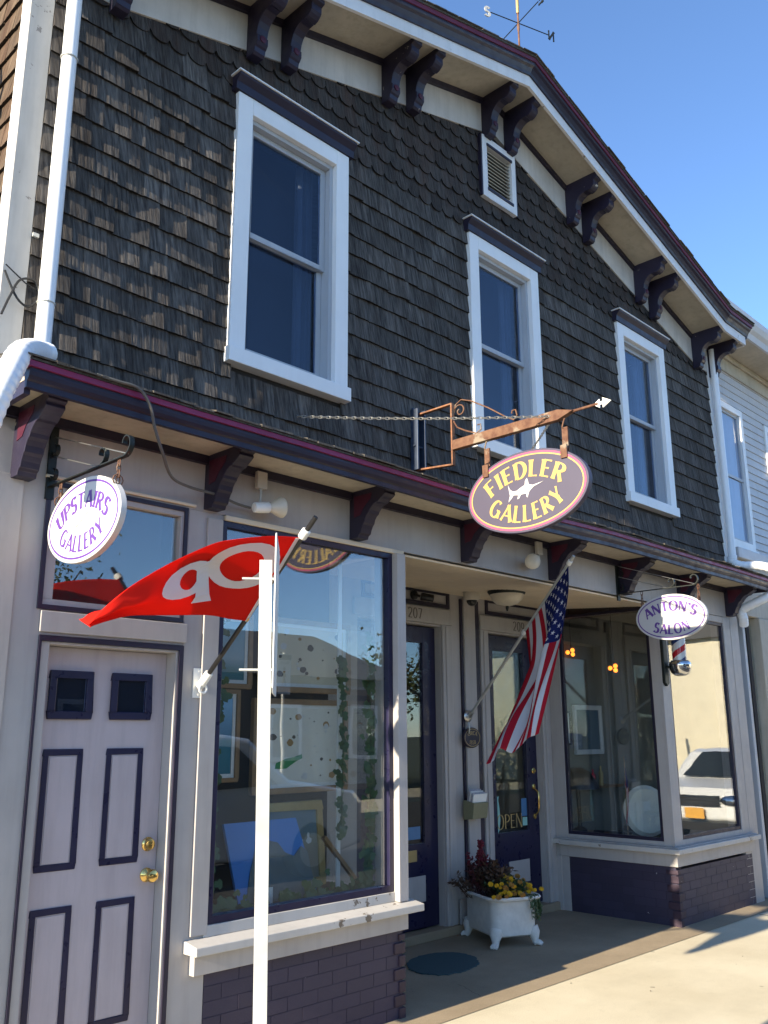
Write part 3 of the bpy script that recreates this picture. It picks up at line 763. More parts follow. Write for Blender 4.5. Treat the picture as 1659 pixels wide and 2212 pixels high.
# transom
T = MB(); frame_(T, 1.815, 2.597, 2.179, 2.789, .022, -.010, -.001).build('transom_trim', 'navy_trim', G)
T = MB(); frame_(T, 1.8385, 2.6065, 2.1785, 2.7895, .05, .0, .06); TW = T.build('transom_window', 'grey_paint', G, bevel=.003)
bx('pane', 'shop_glass', TW, 1.888, 2.557, .03, .036, 2.228, 2.74)
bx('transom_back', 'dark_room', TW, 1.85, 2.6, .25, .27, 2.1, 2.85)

# ---- shop window
sh = MB(); frame_(sh, 2.8185, 4.1645, .70, 2.764, .036, -.004, .045)
SW = sh.build('shop_window', 'navy_door', G, bevel=.003)
bx('pane', 'shop_glass', SW, 2.854, 4.129, .02, .028, .735, 2.73)
bx('casing', 'grey_paint', SW, 2.72, 2.8180, -.016, -.001, .66, 2.76, bevel=.003)
bx('casing', 'grey_paint', SW, 4.165, 4.243, -.05, -.001, .6455, 2.76, bevel=.003)
bx('bottom_rail', 'sill_worn', SW, 2.80, 4.2, -.012, .10, .645, .6995, bevel=.003)
MB().prism([(-.115, .588), (-.115, .628), (-.02, .6445), (.1, .6445), (.1, .588)], 'x', 2.69, 4.31).build('sill', 'sill_worn', SW, bevel=.004)
bx('apron', 'grey_paint', SW, 2.728, 4.243, -.045, .1, .487, .5875, bevel=.003)
# side return of the shop window (faces the doorway)
bx('return_post', 'grey_paint', SW, 4.165, 4.243, 1.05, 1.25, 0, 2.80)
bx('return_pane', 'shop_glass', SW, 4.20, 4.207, .161, 1.049, .70, 2.76)
# ---- painted brick bases
def bricks(x0, x1, z0, z1, ax, fixed, sgn, name='brick_base', mv=None):
    """running bond; ax 'x' wall faces -y, ax 'y' wall faces -x"""
    L = .208; Hh = .0655; g_ = .005
    if ax == 'x': base = bx(name, 'purple_mortar', G, x0, x1, fixed+.0008, fixed+.1, z0, z1)
    else: base = bx(name, 'purple_mortar', G, fixed+.0008, fixed+.1, x0, x1, z0, z1)
    rg = random.Random(int(x0*100)+(5 if ax == 'y' else 0)); z = z0; i = 0; cache = {}
    while z < z1-.02:
        zt = min(z+Hh, z1); x = x0-(L/2 if i % 2 else 0)
        while x < x1-.01:
            a, b = max(x, x0), min(x+L, x1)
            if b-a > .03:
                key = (round(b-a, 3), round(zt-z, 3), rg.randrange(3))
                mt = 'purple_brick'
                if key not in cache:
                    wd, hh = key[0], key[1]; d = .0 + key[2]*.0007
                    q = MB()
                    q.box(-wd/2, wd/2, -.0005-d, .02, 0, hh)
                    me = bpy.data.meshes.new('brick'); me.from_pydata(q.v, [], q.f); me.materials.append(MATS[mt]); cache[key] = me
                o = bpy.data.objects.new('brick', cache[key])
                if ax == 'x': wlc = ((a+b)/2, fixed, z)
                else: wlc = (fixed, (a+b)/2, z); o.rotation_euler = (0, 0, -math.pi/2)
                link(o, base, wlc)
            x += L+g_
        z += Hh+g_; i += 1
    return base
bricks(2.82, 4.236, 0.0, .487, 'x', 0.0, -1)
bricks(.011, 1.25, 0.0, .487, 'y', 7.712, -1, )
bricks(7.715, 9.27, 0.0, .462, 'x', 0.0, -1)
bricks(.13, 1.2, 0, .6, 'y', 4.25, 1)
# quoin-like darker end bricks standing proud at the corners
for cx, sx in ((4.243, 1), (7.706, -1)):
    for i in range(7):
        z0 = .0+i*.0705
        wd = .085 if i % 2 else .045
        bx('quoin_brick', 'mauve_brick', G, cx-wd if sx > 0 else cx-.006, cx+.006 if sx > 0 else cx+wd, -.013, .06 if i % 2 else .1, z0+.001, min(z0+.0595, .458), bevel=.004)

# ---- recessed entrance: ceiling, back wall, doors
YB = 1.25
ce = MB().add([(4.243, .0, 2.775), (7.71, .0, 2.775), (7.71, YB+.1, 2.872), (4.243, YB+.1, 2.872)], [(3,2,1,0)]).add([(4.243, .0, 2.79), (7.71, .0, 2.79), (7.71, YB+.1, 2.9), (4.243, YB+.1, 2.9)], [(0,1,2,3)])
ce.build('porch_ceiling', 'beadboard', G)
bd = MB(); n_ = 34
for i in range(n_):
    ya = .004+i*(YB/n_); zc = 2.775+(ya)/(YB+.1)*.097; zd = 2.775+(ya+.031)/(YB+.1)*.097
    bd.add([(4.25, ya, zc-.0005), (7.705, ya, zc-.0005), (7.705, ya+.005, zc-.0125), (4.25, ya+.005, zc-.0125), (7.705, ya+.031, zd-.0125), (4.25, ya+.031, zd-.0125)], [(0,1,2,3), (3,2,4,5)])
bd.build('ceiling_boards', 'beadboard', G, kind='stuff')
bw = MB()
for a, b, z0, z1 in ((4.243, 5.06, 0, 2.87), (5.06, 6.08, 2.545, 2.87), (6.08, 6.745, 0, 2.87), (6.745, 7.565, 2.545, 2.87), (7.565, 7.80, 0, 2.87)):
    bw.box(a, b, YB, YB+.16, z0, z1)
B0 = bw.build('back_wall', 'grey_paint', G)
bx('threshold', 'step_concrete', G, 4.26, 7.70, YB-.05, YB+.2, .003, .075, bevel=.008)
# casings and pilaster
for a, b in ((6.085, 6.215), (6.625, 6.742), (7.568, 7.70)):
    bx('door_casing', 'grey_paint', B0, a, b, YB-.028, YB-.0005, .076, 2.56, bevel=.006)
    bx('casing_bead', 'grey_paint', B0, a+.035, a+.06, YB-.038, YB-.0282, .076, 2.55, bevel=.004)
for a, b in ((5.0, 6.215), (6.625, 7.70)):
    bx('head_casing', 'grey_paint', B0, a, b, YB-.032, YB-.0005, 2.5605, 2.70, bevel=.005)
bx('pilaster', 'grey_paint', B0, 6.38, 6.54, YB-.035, YB-.0005, .076, 2.83, bevel=.004)
bx('pilaster_base', 'grey_paint', B0, 6.22, 6.62, YB-.05, YB-.0355, .076, .27, bevel=.004)
bx('pilaster_stripe', 'navy_trim', B0, 6.350, 6.376, YB-.02, YB-.0005, .27, 2.82)
bx('pilaster_stripe', 'navy_trim', B0, 6.543, 6.612, YB-.02, YB-.0005, .27, 2.82)
for a, b in ((5.1, 6.205), (6.735, 7.68)):
    frame_(MB(), a, b, 2.715, 2.865, .035, YB-.014, YB-.0005).build('panel_border', 'navy_trim', B0)
def shop_door(a, b, zt_, parts):
    y = YB+.06
    d = MB(); ga, gb, g0, g1 = a+.155, b-.165, .735, 2.395
    d.box(a, ga, y, y+.045, .085, zt_); d.box(gb, b, y, y+.045, .085, zt_); d.box(ga, gb, y, y+.045, g1, zt_); d.box(ga, gb, y, y+.045, .085, g0)
    o = d.build('door', 'navy_door', G, bevel=.003, label=parts)
    bx('pane', 'door_glass', o, ga, gb, y+.018, y+.026, g0, g1)
    return o, y
d207, yd = shop_door(5.07, 6.075, 2.535, 'navy door of number 207 with full glass and pale kick plate')
d209, yd = shop_door(6.75, 7.56, 2.535, 'navy door of number 209 with gold lettering on its glass')
bx('mail_slot', 'gold_dull', d207, 5.45, 5.80, yd-.008, yd-.0005, .60, .69, bevel=.003)
bx('kick_plate', 'grey_paint', d207, 5.25, 5.905, yd-.006, yd-.0005, .285, .485, bevel=.002)
bx('kick_plate', 'grey_paint', d209, 7.05, 7.37, yd-.006, yd-.0005, .285, .48, bevel=.002)
bx('sticker', 'blue_sticker', d207, 5.70, 5.87, yd+.0165, yd+.0175, .77, .87)
MB().lathe([(.028, 0), (.028, .01), (.018, .016), (.018, .024)], (7.485, yd-.0003, 1.27), (0, -1, 0), 18).build('deadbolt', 'brass', d209, smooth=True)
MB().tube([(7.485, yd-.01, 1.10), (7.485, yd-.05, 1.075), (7.48, yd-.06, 1.02), (7.485, yd-.055, .95), (7.49, yd-.045, .90), (7.485, yd-.01, .86)], [.01, .011, .010, .009, .010, .009], 10).build('door_handle', 'brass', d209, smooth=True)
hp = MB()
for zz, a_ in ((1.12, .06), (.85, .045)): hp.lathe([(.026, 0), (.026, .006), (.012, .01)], (7.485, yd-.0003, zz), (0,-1,0), 16)
hp.build('handle_plate', 'brass', d209, smooth=True)
glf = lambda cx, cz, y: (lambda x, yy, l: (cx+x, y-l, cz+yy))
text_mb('OPEN', glf(7.11, .765, yd+.017), .125, .13, .05, .16).build('lettering', 'gold_dull', d209)
MB().prism([(6.905, .75), (6.925, .72), (6.95, .76), (6.968, .85), (6.96, .95), (6.945, 1.02), (6.955, 1.06), (6.935, 1.05), (6.918, 1.07), (6.93, 1.0), (6.91, .88)], 'y', yd+.0165, yd+.0175).build('fish_sticker', 'teal_sticker', d209)
bx('sticker', 'blue_sticker', d209, 7.30, 7.385, yd+.0165, yd+.0175, .86, 1.02)
bx('sticker', 'teal_sticker', d209, 7.31, 7.385, yd+.0160, yd+.0164, .775, .85)
cs = bx('closed_notice', 'barber_blue', d209, 7.05, 7.28, yd+.0165, yd+.0175, 1.47, 1.62)
text_mb('CLOSED', glf(7.165, 1.555, yd+.0165), .035).build('lettering', 'white_plastic', cs)
text_mb('MONDAY', glf(7.165, 1.495, yd+.0165), .035).build('lettering', 'white_plastic', cs)
for t_, cx in (('207', 5.72), ('209', 7.22)):
    text_mb(t_, glf(cx, 2.59, YB-.033), .088, .15, .06, .16).build('house_number', 'pebble_dark', B0)

# ---- bay window on the right of the doorway
by0, by1 = .0, 1.16
bm_ = MB(); bm_.box(7.706, 7.80, .02, .10, .652, 2.77); bm_.box(7.706, 7.86, -.004, .0195, .652, 2.785); bm_.box(7.706, 7.80, 1.09, 1.249, 0, 2.80)
bm_.box(9.10, 9.1445, -.004, .10, .652, 2.785); bm_.box(7.86, 9.10, -.003, .1, 2.72, 2.785)
BW = bm_.build('bay_window', 'grey_paint', G, bevel=.003)
f1 = MB(); frame_(f1, 7.862, 9.099, .70, 2.72, .03, .006, .05); f1.build('glazing_frame', 'navy_trim', BW, bevel=.002)
f2 = MB(); z0, z1 = .69, 2.768
f2.box(7.715, 7.76, .1005, .13, z0, z1); f2.box(7.715, 7.76, 1.062, 1.0895, z0, z1); f2.box(7.715, 7.76, .13, 1.062, z1-.025, z1); f2.box(7.715, 7.76, .13, 1.062, z0, z0+.028)
f2.build('glazing_frame', 'navy_trim', BW, bevel=.002)
bx('pane', 'shop_glass', BW, 7.885, 9.075, .022, .03, .72, 2.70)
bx('pane', 'shop_glass', BW, 7.732, 7.74, .125, 1.066, .71, 2.745)
bx('bottom_rail', 'grey_paint', BW, 7.708, 7.78, .1005, 1.0895, .652, .6895, bevel=.003)
bx('bottom_rail', 'grey_paint', BW, 7.8605, 9.0995, -.002, .06, .652, .6995, bevel=.003)
# sill and apron wrap the corner
MB().prism([(7.632, -.078), (9.35, -.078), (9.35, .12), (7.80, .12), (7.80, 1.235), (7.632, 1.235)], 'z', .596, .640).build('sill', 'sill_worn', BW, bevel=.006)
MB().prism([(7.66, -.05), (9.33, -.05), (9.33, .12), (7.80, .12), (7.80, 1.22), (7.66, 1.22)], 'z', .6405, .6515).build('sill_cap', 'grey_paint', BW, bevel=.004)
MB().prism([(7.69, -.022), (9.27, -.022), (9.27, .12), (7.80, .12), (7.80, 1.18), (7.69, 1.18)], 'z', .488, .5955).build('apron', 'grey_paint', BW, bevel=.004)
bx('pilaster', 'grey_paint', BW, 9.271, 9.462, -.003, -.0005, 0, 2.79, bevel=.004)
bx('pilaster', 'grey_paint', BW, 7.688, 7.7055, 1.17, 1.2495, .0, .4875, bevel=.003)

# ---- rooms behind the glass
R1 = MB()
bx('display_shelf', 'room_floor', G, 2.83, 4.2, .05, .62, .62, .69)
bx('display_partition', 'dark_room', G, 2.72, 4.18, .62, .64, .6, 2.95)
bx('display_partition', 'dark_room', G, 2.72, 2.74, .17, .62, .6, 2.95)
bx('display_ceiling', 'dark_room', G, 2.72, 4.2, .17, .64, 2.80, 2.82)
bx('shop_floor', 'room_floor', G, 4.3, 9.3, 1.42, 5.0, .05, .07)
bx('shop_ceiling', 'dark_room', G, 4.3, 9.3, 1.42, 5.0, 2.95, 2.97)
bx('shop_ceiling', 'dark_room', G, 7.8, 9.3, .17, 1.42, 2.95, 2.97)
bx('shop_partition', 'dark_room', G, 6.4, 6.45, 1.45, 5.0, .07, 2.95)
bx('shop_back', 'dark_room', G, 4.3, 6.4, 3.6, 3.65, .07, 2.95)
bx('shop_back', 'salon_wall', G, 6.45, 9.3, 3.2, 3.25, .07, 2.95)
bx('shop_side', 'salon_wall', G, 9.29, 9.31, .17, 5.0, .07, 2.95)
bx('salon_partition', 'partition', G, 8.15, 9.285, 1.50, 1.53, .07, 2.6)
bx('salon_floor', 'room_floor', G, 7.83, 9.28, .13, 1.42, .05, .07)

# ---- downspouts
def corrugated(pts, r, n=48):
    """sample a polyline smoothly and ripple the radius"""
    P_ = [Vector(p) for p in pts]; out = []; rr = []
    def cr(a, b, c, d, t):
        return .5*((2*b)+(-a+c)*t+(2*a-5*b+4*c-d)*t*t+(-a+3*b-3*c+d)*t*t*t)
    for i in range(len(P_)-1):
        a = P_[max(i-1, 0)]; b = P_[i]; c = P_[i+1]; d = P_[min(i+2, len(P_)-1)]
        for k in range(n):
            out.append(cr(a, b, c, d, k/n)); rr.append(r*(1+.045*math.sin(len(rr)*1.55)))
    out.append(P_[-1]); rr.append(r)
    return out, rr
dl = MB().tube([(1.685, -.10, 5.95), (1.685, -.10, 4.6)], .0375, 16).tube([(1.685, -.10, 4.6), (1.685, -.10, 3.39)], .039, 16)
DL = dl.build('downspout', 'pvc_white', G, smooth=True)
p_, q_ = corrugated([(1.71, -.10, 3.37), (1.66, -.145, 3.345), (1.56, -.27, 3.285), (1.46, -.40, 3.19), (1.40, -.45, 3.06), (1.36, -.46, 2.94), (1.33, -.45, 2.80)], .053, 14)
MB().tube(p_, q_, 16).build('downspout_elbow', 'pvc_white', DL, smooth=True)
for zz in (5.0, 3.62):
    MB().tube([(1.685+.041*math.cos(t), -.10+.041*math.sin(t), zz) for t in [i*math.pi/10 for i in range(20)]], .004, 5, True).build('pipe_clip', 'galv', DL)
bx('pipe_bracket', 'galv', DL, 1.615, 1.645, -.04, -.028, 3.98, 4.0)
dr = MB().tube([(9.335, -.075, 5.82), (9.335, -.075, 3.42)], .039, 14)
DR = dr.build('downspout', 'pvc_white', G, smooth=True)
p_, q_ = corrugated([(9.335, -.075, 3.45), (9.34, -.08, 3.38), (9.39, -.14, 3.345), (9.47, -.30, 3.33), (9.52, -.43, 3.27), (9.52, -.45, 3.16), (9.47, -.38, 3.02), (9.40, -.22, 2.93), (9.38, -.10, 2.87), (9.40, -.10, 2.78), (9.44, -.08, 2.72)], .047, 12)
MB().tube(p_, q_, 14).build('downspout_elbow', 'pvc_white', DR, smooth=True)
# ================================================================== helpers for things
def px(X_, Y_, y):
    """point on the plane at depth y seen at photo coordinates (1659 px wide frame)"""
    d = r_*((X_-829.5)/1940.66)-u_*((Y_-1106)/1940.66)+f_
    return CAM+d*((y-CAM.y)/d.y)
def zz3(X_, Y_, y): return px(840.3+X_*.2451, 1152+Y_*.2451, y)
def zz5(X_, Y_): return (X_*.5, 1084.3+Y_*.5)
def spl(P_, t):
    n = len(P_)-1; s = min(max(t, 0), 1)*n; i = min(int(s), n-1); t = s-i
    a, b, c, d = P_[max(i-1, 0)], P_[i], P_[i+1], P_[min(i+2, n)]
    return .5*((2*b)+(c-a)*t+(2*a-5*b+4*c-d)*t*t+(3*b-3*c+d-a)*t*t*t)
def ell(hw, hh, n=56): return [(hw*math.cos(2*math.pi*i/n), hh*math.sin(2*math.pi*i/n)) for i in range(n)]
def ring(frame, a, b, l, n=56):
    mb = MB(); p, q = ell(*a, n), ell(*b, n)
    for u, v in p+q: mb.v.append(tuple(frame(u, v, l)))
    for i in range(n): mb.f.append((i, (i+1) % n, n+(i+1) % n, n+i))
    return mb
def spiral(c, r0, r1, a0, a1, n, plane):
    return [plane(c[0]+(r0+(r1-r0)*i/n)*math.cos(a0+(a1-a0)*i/n), c[1]+(r0+(r1-r0)*i/n)*math.sin(a0+(a1-a0)*i/n)) for i in range(n+1)]
def chain(a, b, n, pitch_r, wire, droop=0.0):
    mb = MB(); a, b = Vector(a), Vector(b); d = (b-a).normalized()
    s1 = d.cross(Vector((0,0,1))); s1 = s1.normalized() if s1.length > .01 else Vector((1,0,0)); s2 = d.cross(s1)
    L = (b-a).length/n
    for i in range(n):
        t = (i+.5)/n; c = a.lerp(b, t)-Vector((0,0,1))*droop*4*t*(1-t); s = s1 if i % 2 else s2
        pts = [c+d*(L*.72*math.cos(q))+s*(pitch_r*math.sin(q)) for q in [2*math.pi*k/8 for k in range(8)]]
        mb.tube(pts, wire, 4, True)
    return mb

# ================================================================== hanging signs
def oval_board(root, x, yc, zc, hw, hh, th, mat):
    fr = lambda u, v, l: (x-th/2-l, yc-u, zc+v)
    bd = MB().prism([(yc+u, zc+v) for u, v in ell(hw, hh)], 'x', x-th/2, x+th/2).build('board', mat, root, smooth=True, bevel=.003)
    return fr, bd
def scroll_sign(x, y_off, zb, yc, zc, hw, hh, l1, l2, label, R, fs, shade):
    t = empty('hanging_sign', (x, 0, 2.7), label, 'sign')
    y0 = y_off
    br = MB(); br.box(x-.02, x+.02, y0-.014, y0, zb-.06, zb+.30)
    br.flat([(x, y0-.01, zb), (x, y0-.70, zb)]+spiral((y0-.70, zb+.055), .055, .018, -math.pi/2, -math.pi/2-4.6, 16, lambda a, b: (x, a, b)), .022, .006, (1,0,0))
    br.flat(spiral((y0-.50, zb+.05), .045, .014, -math.pi/2, -math.pi/2-4.8, 14, lambda a, b: (x, a, b)), .022, .005, (1,0,0))
    for zz_ in (.17, .05):
        br.flat(spiral((y0-.035, zb+zz_), .035, .012, math.pi*.55, math.pi*.55+4.6, 10, lambda a, b: (x, a, b)), .02, .005, (1,0,0))
    br.build('bracket', 'iron', t)
    MB().tube([(x, y0-.02, zb+.245), (x, y0-.72, zb+.005)], .0028, 5).tube([(x, y0-.02, zb+.15), (x, y0-.46, zb+.004)], .0028, 5).build('stay_wire', 'steel', t)
    for u in (-1, 1):
        yy = yc-u*hw*.80; za = zc+hh*.62
        chain((x, yy, zb-.003), (x, yy, za), 4, .009, .003).build('chain', 'rust', t)
        MB().tube([(x+.024*math.cos(q), yy, za+.012+.024*math.sin(q)) for q in [2*math.pi*k/10 for k in range(10)]], .003, 5, True).build('shackle', 'rust', t)
    fr, bd = oval_board(t, x, yc, zc, hw, hh, .03, 'sign_white')
    ring(fr, (hw*.945, hh*.915), (hw*.915, hh*.865), .0008).build('border', 'sign_purple', bd)
    text_mb(l1, arch_place(fr, R, .052, True), fs, .24, .10, .2).build('lettering', 'sign_purple', bd)
    text_mb(l2, arch_place(fr, R, -.142, False), fs, .24, .10, .24).build('lettering', 'sign_purple', bd)
    fl_ = MB()
    for k in (-1, 0, 1):
        pts = [fr(.05*(i/8-.5)*2+k*.012, .022*math.sin((i/8-.5)*3.0)+k*.006, .001) for i in range(9)]
        fl_.tube(pts, .0014, 4)
    fl_.build('flourish', 'galv', bd)
    return t
scroll_sign(1.825, -.001, 2.755, -.385, 2.53, .328, .19, 'UPSTAIRS', 'GALLERY', 'white oval sign with purple lettering reading UPSTAIRS GALLERY', .33, .074, 0)
scroll_sign(7.02, -.001, 2.80, -.485, 2.555, .318, .19, "ANTON'S", 'SALON', "white oval sign with purple lettering reading ANTON'S SALON", .42, .080, 1)

FX = 4.385
t = empty('hanging_sign', (FX, 0, 3.3), 'slate purple oval sign with gold lettering reading FIEDLER GALLERY', 'sign')
pb = MB(); pb.box(FX-.045, FX-.03, -.085, -.018, 3.36, 3.80); pb.box(FX+.03, FX+.045, -.085, -.018, 3.36, 3.80); pb.box(FX-.03, FX+.03, -.03, -.018, 3.36, 3.82)
pb.tube([(FX-.06, -.06, 3.53), (FX+.06, -.06, 3.53)], .008, 6)
pb.build('wall_post', 'blue_iron', t, bevel=.003)
a_ = MB().flat([(FX, -.03, 3.765), (FX, -.36, 3.765)], .03, .012, (1,0,0)).flat([(FX, -.36, 3.77), (FX, -.36, 3.335)], .03, .012, (1,0,0)).flat([(FX, -.36, 3.34), (FX, -.03, 3.37)], .03, .012, (1,0,0))
a_.build('arm_frame', 'rust_dark', t, bevel=.002)
MB().prism([(-.366, 3.437), (-.366, 3.503), (-1.19, 3.503), (-1.30, 3.472), (-1.19, 3.437)], 'x', FX-.02, FX+.02).build('beam', 'rust', t, bevel=.003)
MB().tube([(FX, -1.28, 3.471), (FX, -1.46, 3.471)], .009, 8).build('rod', 'rust', t)
MB().prism([(-1.44, 3.478), (-1.47, 3.498), (-1.47, 3.480), (-1.49, 3.480), (-1.49, 3.502), (-1.545, 3.471), (-1.49, 3.440), (-1.49, 3.462), (-1.47, 3.462), (-1.47, 3.444), (-1.44, 3.464)], 'x', FX-.004, FX+.004).build('arrow_tip', 'white_plastic', t)
PLN = lambda a, b: (FX, a, b)
sw = MB()
sw.tube(spiral((-.425, 3.70), .05, .012, math.pi*.0, math.pi*0+7.5, 26, PLN), .005, 5)
sw.tube([(FX, -.375, 3.70), (FX, -.39, 3.75), (FX, -.44, 3.775), (FX, -.52, 3.745), (FX, -.66, 3.66), (FX, -.80, 3.56), (FX, -.86, 3.525), (FX, -.885, 3.55), (FX, -.875, 3.59), (FX, -.85, 3.59), (FX, -.845, 3.57)], .005, 5)
sw.tube([(FX, -.37, 3.64), (FX, -.40, 3.59), (FX, -.47, 3.55), (FX, -.56, 3.51), (FX, -.60, 3.53), (FX, -.595, 3.565), (FX, -.57, 3.565)], .005, 5)
sw.build('scrollwork', 'rust', t, smooth=True)
for yy in (-.643, -1.227):
    h = MB().tube([(FX, yy, 3.44), (FX-.012, yy, 3.42), (FX-.012, yy+.012, 3.385), (FX, yy, 3.37), (FX+.01, yy-.01, 3.385)], .005, 6)
    h.box(FX-.006, FX+.006, yy-.02, yy+.02, 3.215, 3.385); h.box(FX-.03, FX-.018, yy-.022, yy+.022, 3.19, 3.27)
    h.build('hanger', 'rust', t)
chain((3.30, -.01, 3.489), (FX, -1.154, 3.475), 62, .0075, .0028, .015).build('chain', 'steel', t)
chain((5.47, -.01, 3.52), (FX, -1.154, 3.475), 62, .0075, .0028, .015).build('chain', 'steel', t)
fr, bd = oval_board(t, FX, -.935, 3.045, .445, .255, .04, 'sign_slate')
ring(fr, (.430, .241), (.416, .228), .0008).build('border', 'sign_pink', bd)
ring(fr, (.4155, .2275), (.407, .2195), .0010).build('border', 'gold_leaf', bd)
text_mb('FIEDLER', arch_place(fr, .44, .085, True), .104, .24, .08, .27, .0015).build('lettering', 'gold_leaf', bd)
text_mb('GALLERY', arch_place(fr, .46, -.192, False), .104, .24, .08, .25, .0015).build('lettering', 'gold_leaf', bd)
fish = [(-.125, .06), (-.112, .03), (-.09, .012), (-.06, .012), (-.02, .03), (.0, .036), (.004, .062), (.018, .078), (.026, .056), (.03, .035), (.06, .026), (.14, .036), (.065, .016), (.045, .002), (.03, -.012), (.018, -.045), (.012, -.04), (.008, -.018), (-.03, -.018), (-.045, -.04), (-.058, -.042), (-.05, -.018), (-.085, -.012), (-.1, -.03), (-.125, -.05), (-.112, -.01)]
n_ = len(fish); ff = MB(); ff.v = [tuple(fr(u, v, .003)) for u, v in fish]+[tuple(fr(u, v, .0003)) for u, v in fish]
ff.f = [tuple(range(n_))]+[(i, (i+1) % n_, n_+(i+1) % n_, n_+i) for i in range(n_)]
ff.build('swordfish_emblem', 'sign_white', bd)

# ================================================================== flags
def surface(Tp, Bp, folds):
    def S(u, v):
        a, b = spl(Tp, u), spl(Bp, u); p = a.lerp(b, v)
        du = (spl(Tp, min(u+.02, 1))-spl(Tp, max(u-.02, 0))).lerp(spl(Bp, min(u+.02, 1))-spl(Bp, max(u-.02, 0)), v)
        nn = du.cross(b-a); nn = nn.normalized() if nn.length > 1e-7 else Vector((0,1,0))
        return p+nn*folds(u, v), nn
    return S
def cloth(S, nu, nv, name, mat, parent):
    me = bpy.data.meshes.new(name); vs = []; uv = []
    for i in range(nu+1):
        for j in range(nv+1): vs.append(S(i/nu, j/nv)[0]); uv.append((i/nu, j/nv))
    c = sum(vs, Vector())/len(vs)
    fs = [(i*(nv+1)+j, (i+1)*(nv+1)+j, (i+1)*(nv+1)+j+1, i*(nv+1)+j+1) for i in range(nu) for j in range(nv)]
    me.from_pydata([v-c for v in vs], [], fs)
    ul = me.uv_layers.new(name='uv')
    for lp in me.loops: ul.data[lp.index].uv = uv[lp.vertex_index]
    me.polygons.foreach_set('use_smooth', [True]*len(me.polygons)); me.materials.append(MATS[mat])
    o = bpy.data.objects.new(name, me); link(o, parent, c)
    so_ = o.modifiers.new('thickness', 'SOLIDIFY'); so_.thickness = .0012; so_.offset = 0
    return o
def cloth_mat(name, colour_fn, trans=.3):
    m = bpy.data.materials.new(name); m.use_nodes = True; nt = m.node_tree; nt.nodes.clear(); MATS[name] = m
    out = node(nt, 'ShaderNodeOutputMaterial'); col = colour_fn(nt)
    df = node(nt, 'ShaderNodeBsdfDiffuse'); tl = node(nt, 'ShaderNodeBsdfTranslucent'); mx = node(nt, 'ShaderNodeMixShader'); mx.inputs[0].default_value = trans
    for s in (df, tl): nt.links.new(col, s.inputs[0])
    bp = node(nt, 'ShaderNodeBump'); bp.inputs['Strength'].default_value = .25; bp.inputs['Distance'].default_value = .004
    nt.links.new(noise(nt, wpos(nt), 16, 4), bp.inputs['Height']); nt.links.new(bp.outputs[0], df.inputs['Normal'])
    nt.links.new(df.outputs[0], mx.inputs[1]); nt.links.new(tl.outputs[0], mx.inputs[2]); nt.links.new(mx.outputs[0], out.inputs[0])
def const(rgb):
    def f(nt):
        n = node(nt, 'ShaderNodeRGB'); n.outputs[0].default_value = (*rgb, 1); return n.outputs[0]
    return f
def stars_stripes(nt):
    uvn = node(nt, 'ShaderNodeUVMap'); s = node(nt, 'ShaderNodeSeparateXYZ'); nt.links.new(uvn.outputs[0], s.inputs[0])
    st = math_(nt, 'MODULO', math_(nt, 'FLOOR', math_(nt, 'MULTIPLY', s.outputs[1], 13.0)), 2.0)
    c = mix(nt, math_(nt, 'GREATER_THAN', st, .5), (.42, .02, .035), (.62, .61, .62))
    can = math_(nt, 'MULTIPLY', math_(nt, 'LESS_THAN', s.outputs[0], .40), math_(nt, 'LESS_THAN', s.outputs[1], 7/13))
    return mix(nt, can, c, (.02, .028, .13))
cloth_mat('flag_red', const((.80, .03, .02)), .4); cloth_mat('flag_white', const((.78, .77, .77)), .3); cloth_mat('flag_nation', stars_stripes, .25)

# red OPEN flag on the pilaster
t = empty('flag', (2.71, -.02, 1.86), 'red cloth flag with big white letters blowing from a short black pole', 'flag')
RB = Vector((2.71, -.04, 1.875)); RT = Vector((2.71, -.905, 2.605)); ax = (RT-RB).normalized()
MB().tube([RB, RT], .0125, 10).build('pole', 'black_plastic', t, smooth=True)
mt = MB(); mt.box(2.675, 2.745, -.008, -.001, 1.80, 1.95)
mt.lathe([(.02, 0), (.022, .01), (.022, .10), (.018, .105)], RB-ax*.03, ax, 14)
mt.tube([(2.71+.022*math.cos(q), -.045, 1.845+.022*math.sin(q)) for q in [2*math.pi*k/12 for k in range(12)]], .007, 6, True)
for zz_ in (1.815, 1.935): mt.lathe([(.006, 0), (.006, .003)], (2.71, -.008, zz_), (0,-1,0), 8)
mt.build('mount', 'white_plastic', t, smooth=True)
MB().lathe([(.02, 0), (.023, .01), (.023, .045), (.018, .05)], RB+ax*(RT-RB).length*.885, ax, 12).build('clip', 'white_plastic', t, smooth=True)
def imgs(l, f=lambda a, b: (a, b)): return [px(*f(a, b), y) for a, b, y in l]
Tp = imgs([(648,1161,-.80),(585,1158,-.79),(500,1166,-.76),(452,1178,-.74),(365,1218,-.72),(280,1268,-.68),(220,1317,-.65),(191,1349,-.63)])
Bp = imgs([(533,1341,-.41),(497,1337,-.43),(450,1329,-.47),(365,1329,-.51),(285,1330,-.55),(235,1341,-.585),(193,1354,-.62)])
SR = surface(Tp, Bp, lambda u, v: (.03+.025*u)*math.sin(u*9+v*4.5)*min(1, u*3)*math.sin(math.pi*v)+.006*u*math.sin(u*26-v*9)*min(1, u*4)*math.sin(math.pi*v))
cl = cloth(SR, 60, 26, 'cloth', 'flag_red', t)
def lay(S, off):
    def f(x, y, l):
        p, nn = S(min(max(x, 0), 1), min(max(y, 0), 1))
        if nn.dot(CAM-p) < 0: nn = -nn
        return p+nn*(off+l)
    return f
Lr = lay(SR, .0045)
text_mb('Op', lambda x, y, l: Lr(.075+x*.35, .60-y*.5, l), 1.0, .22, .18, .08, .001, center=False).build('lettering', 'flag_white', cl)
hm = MB()
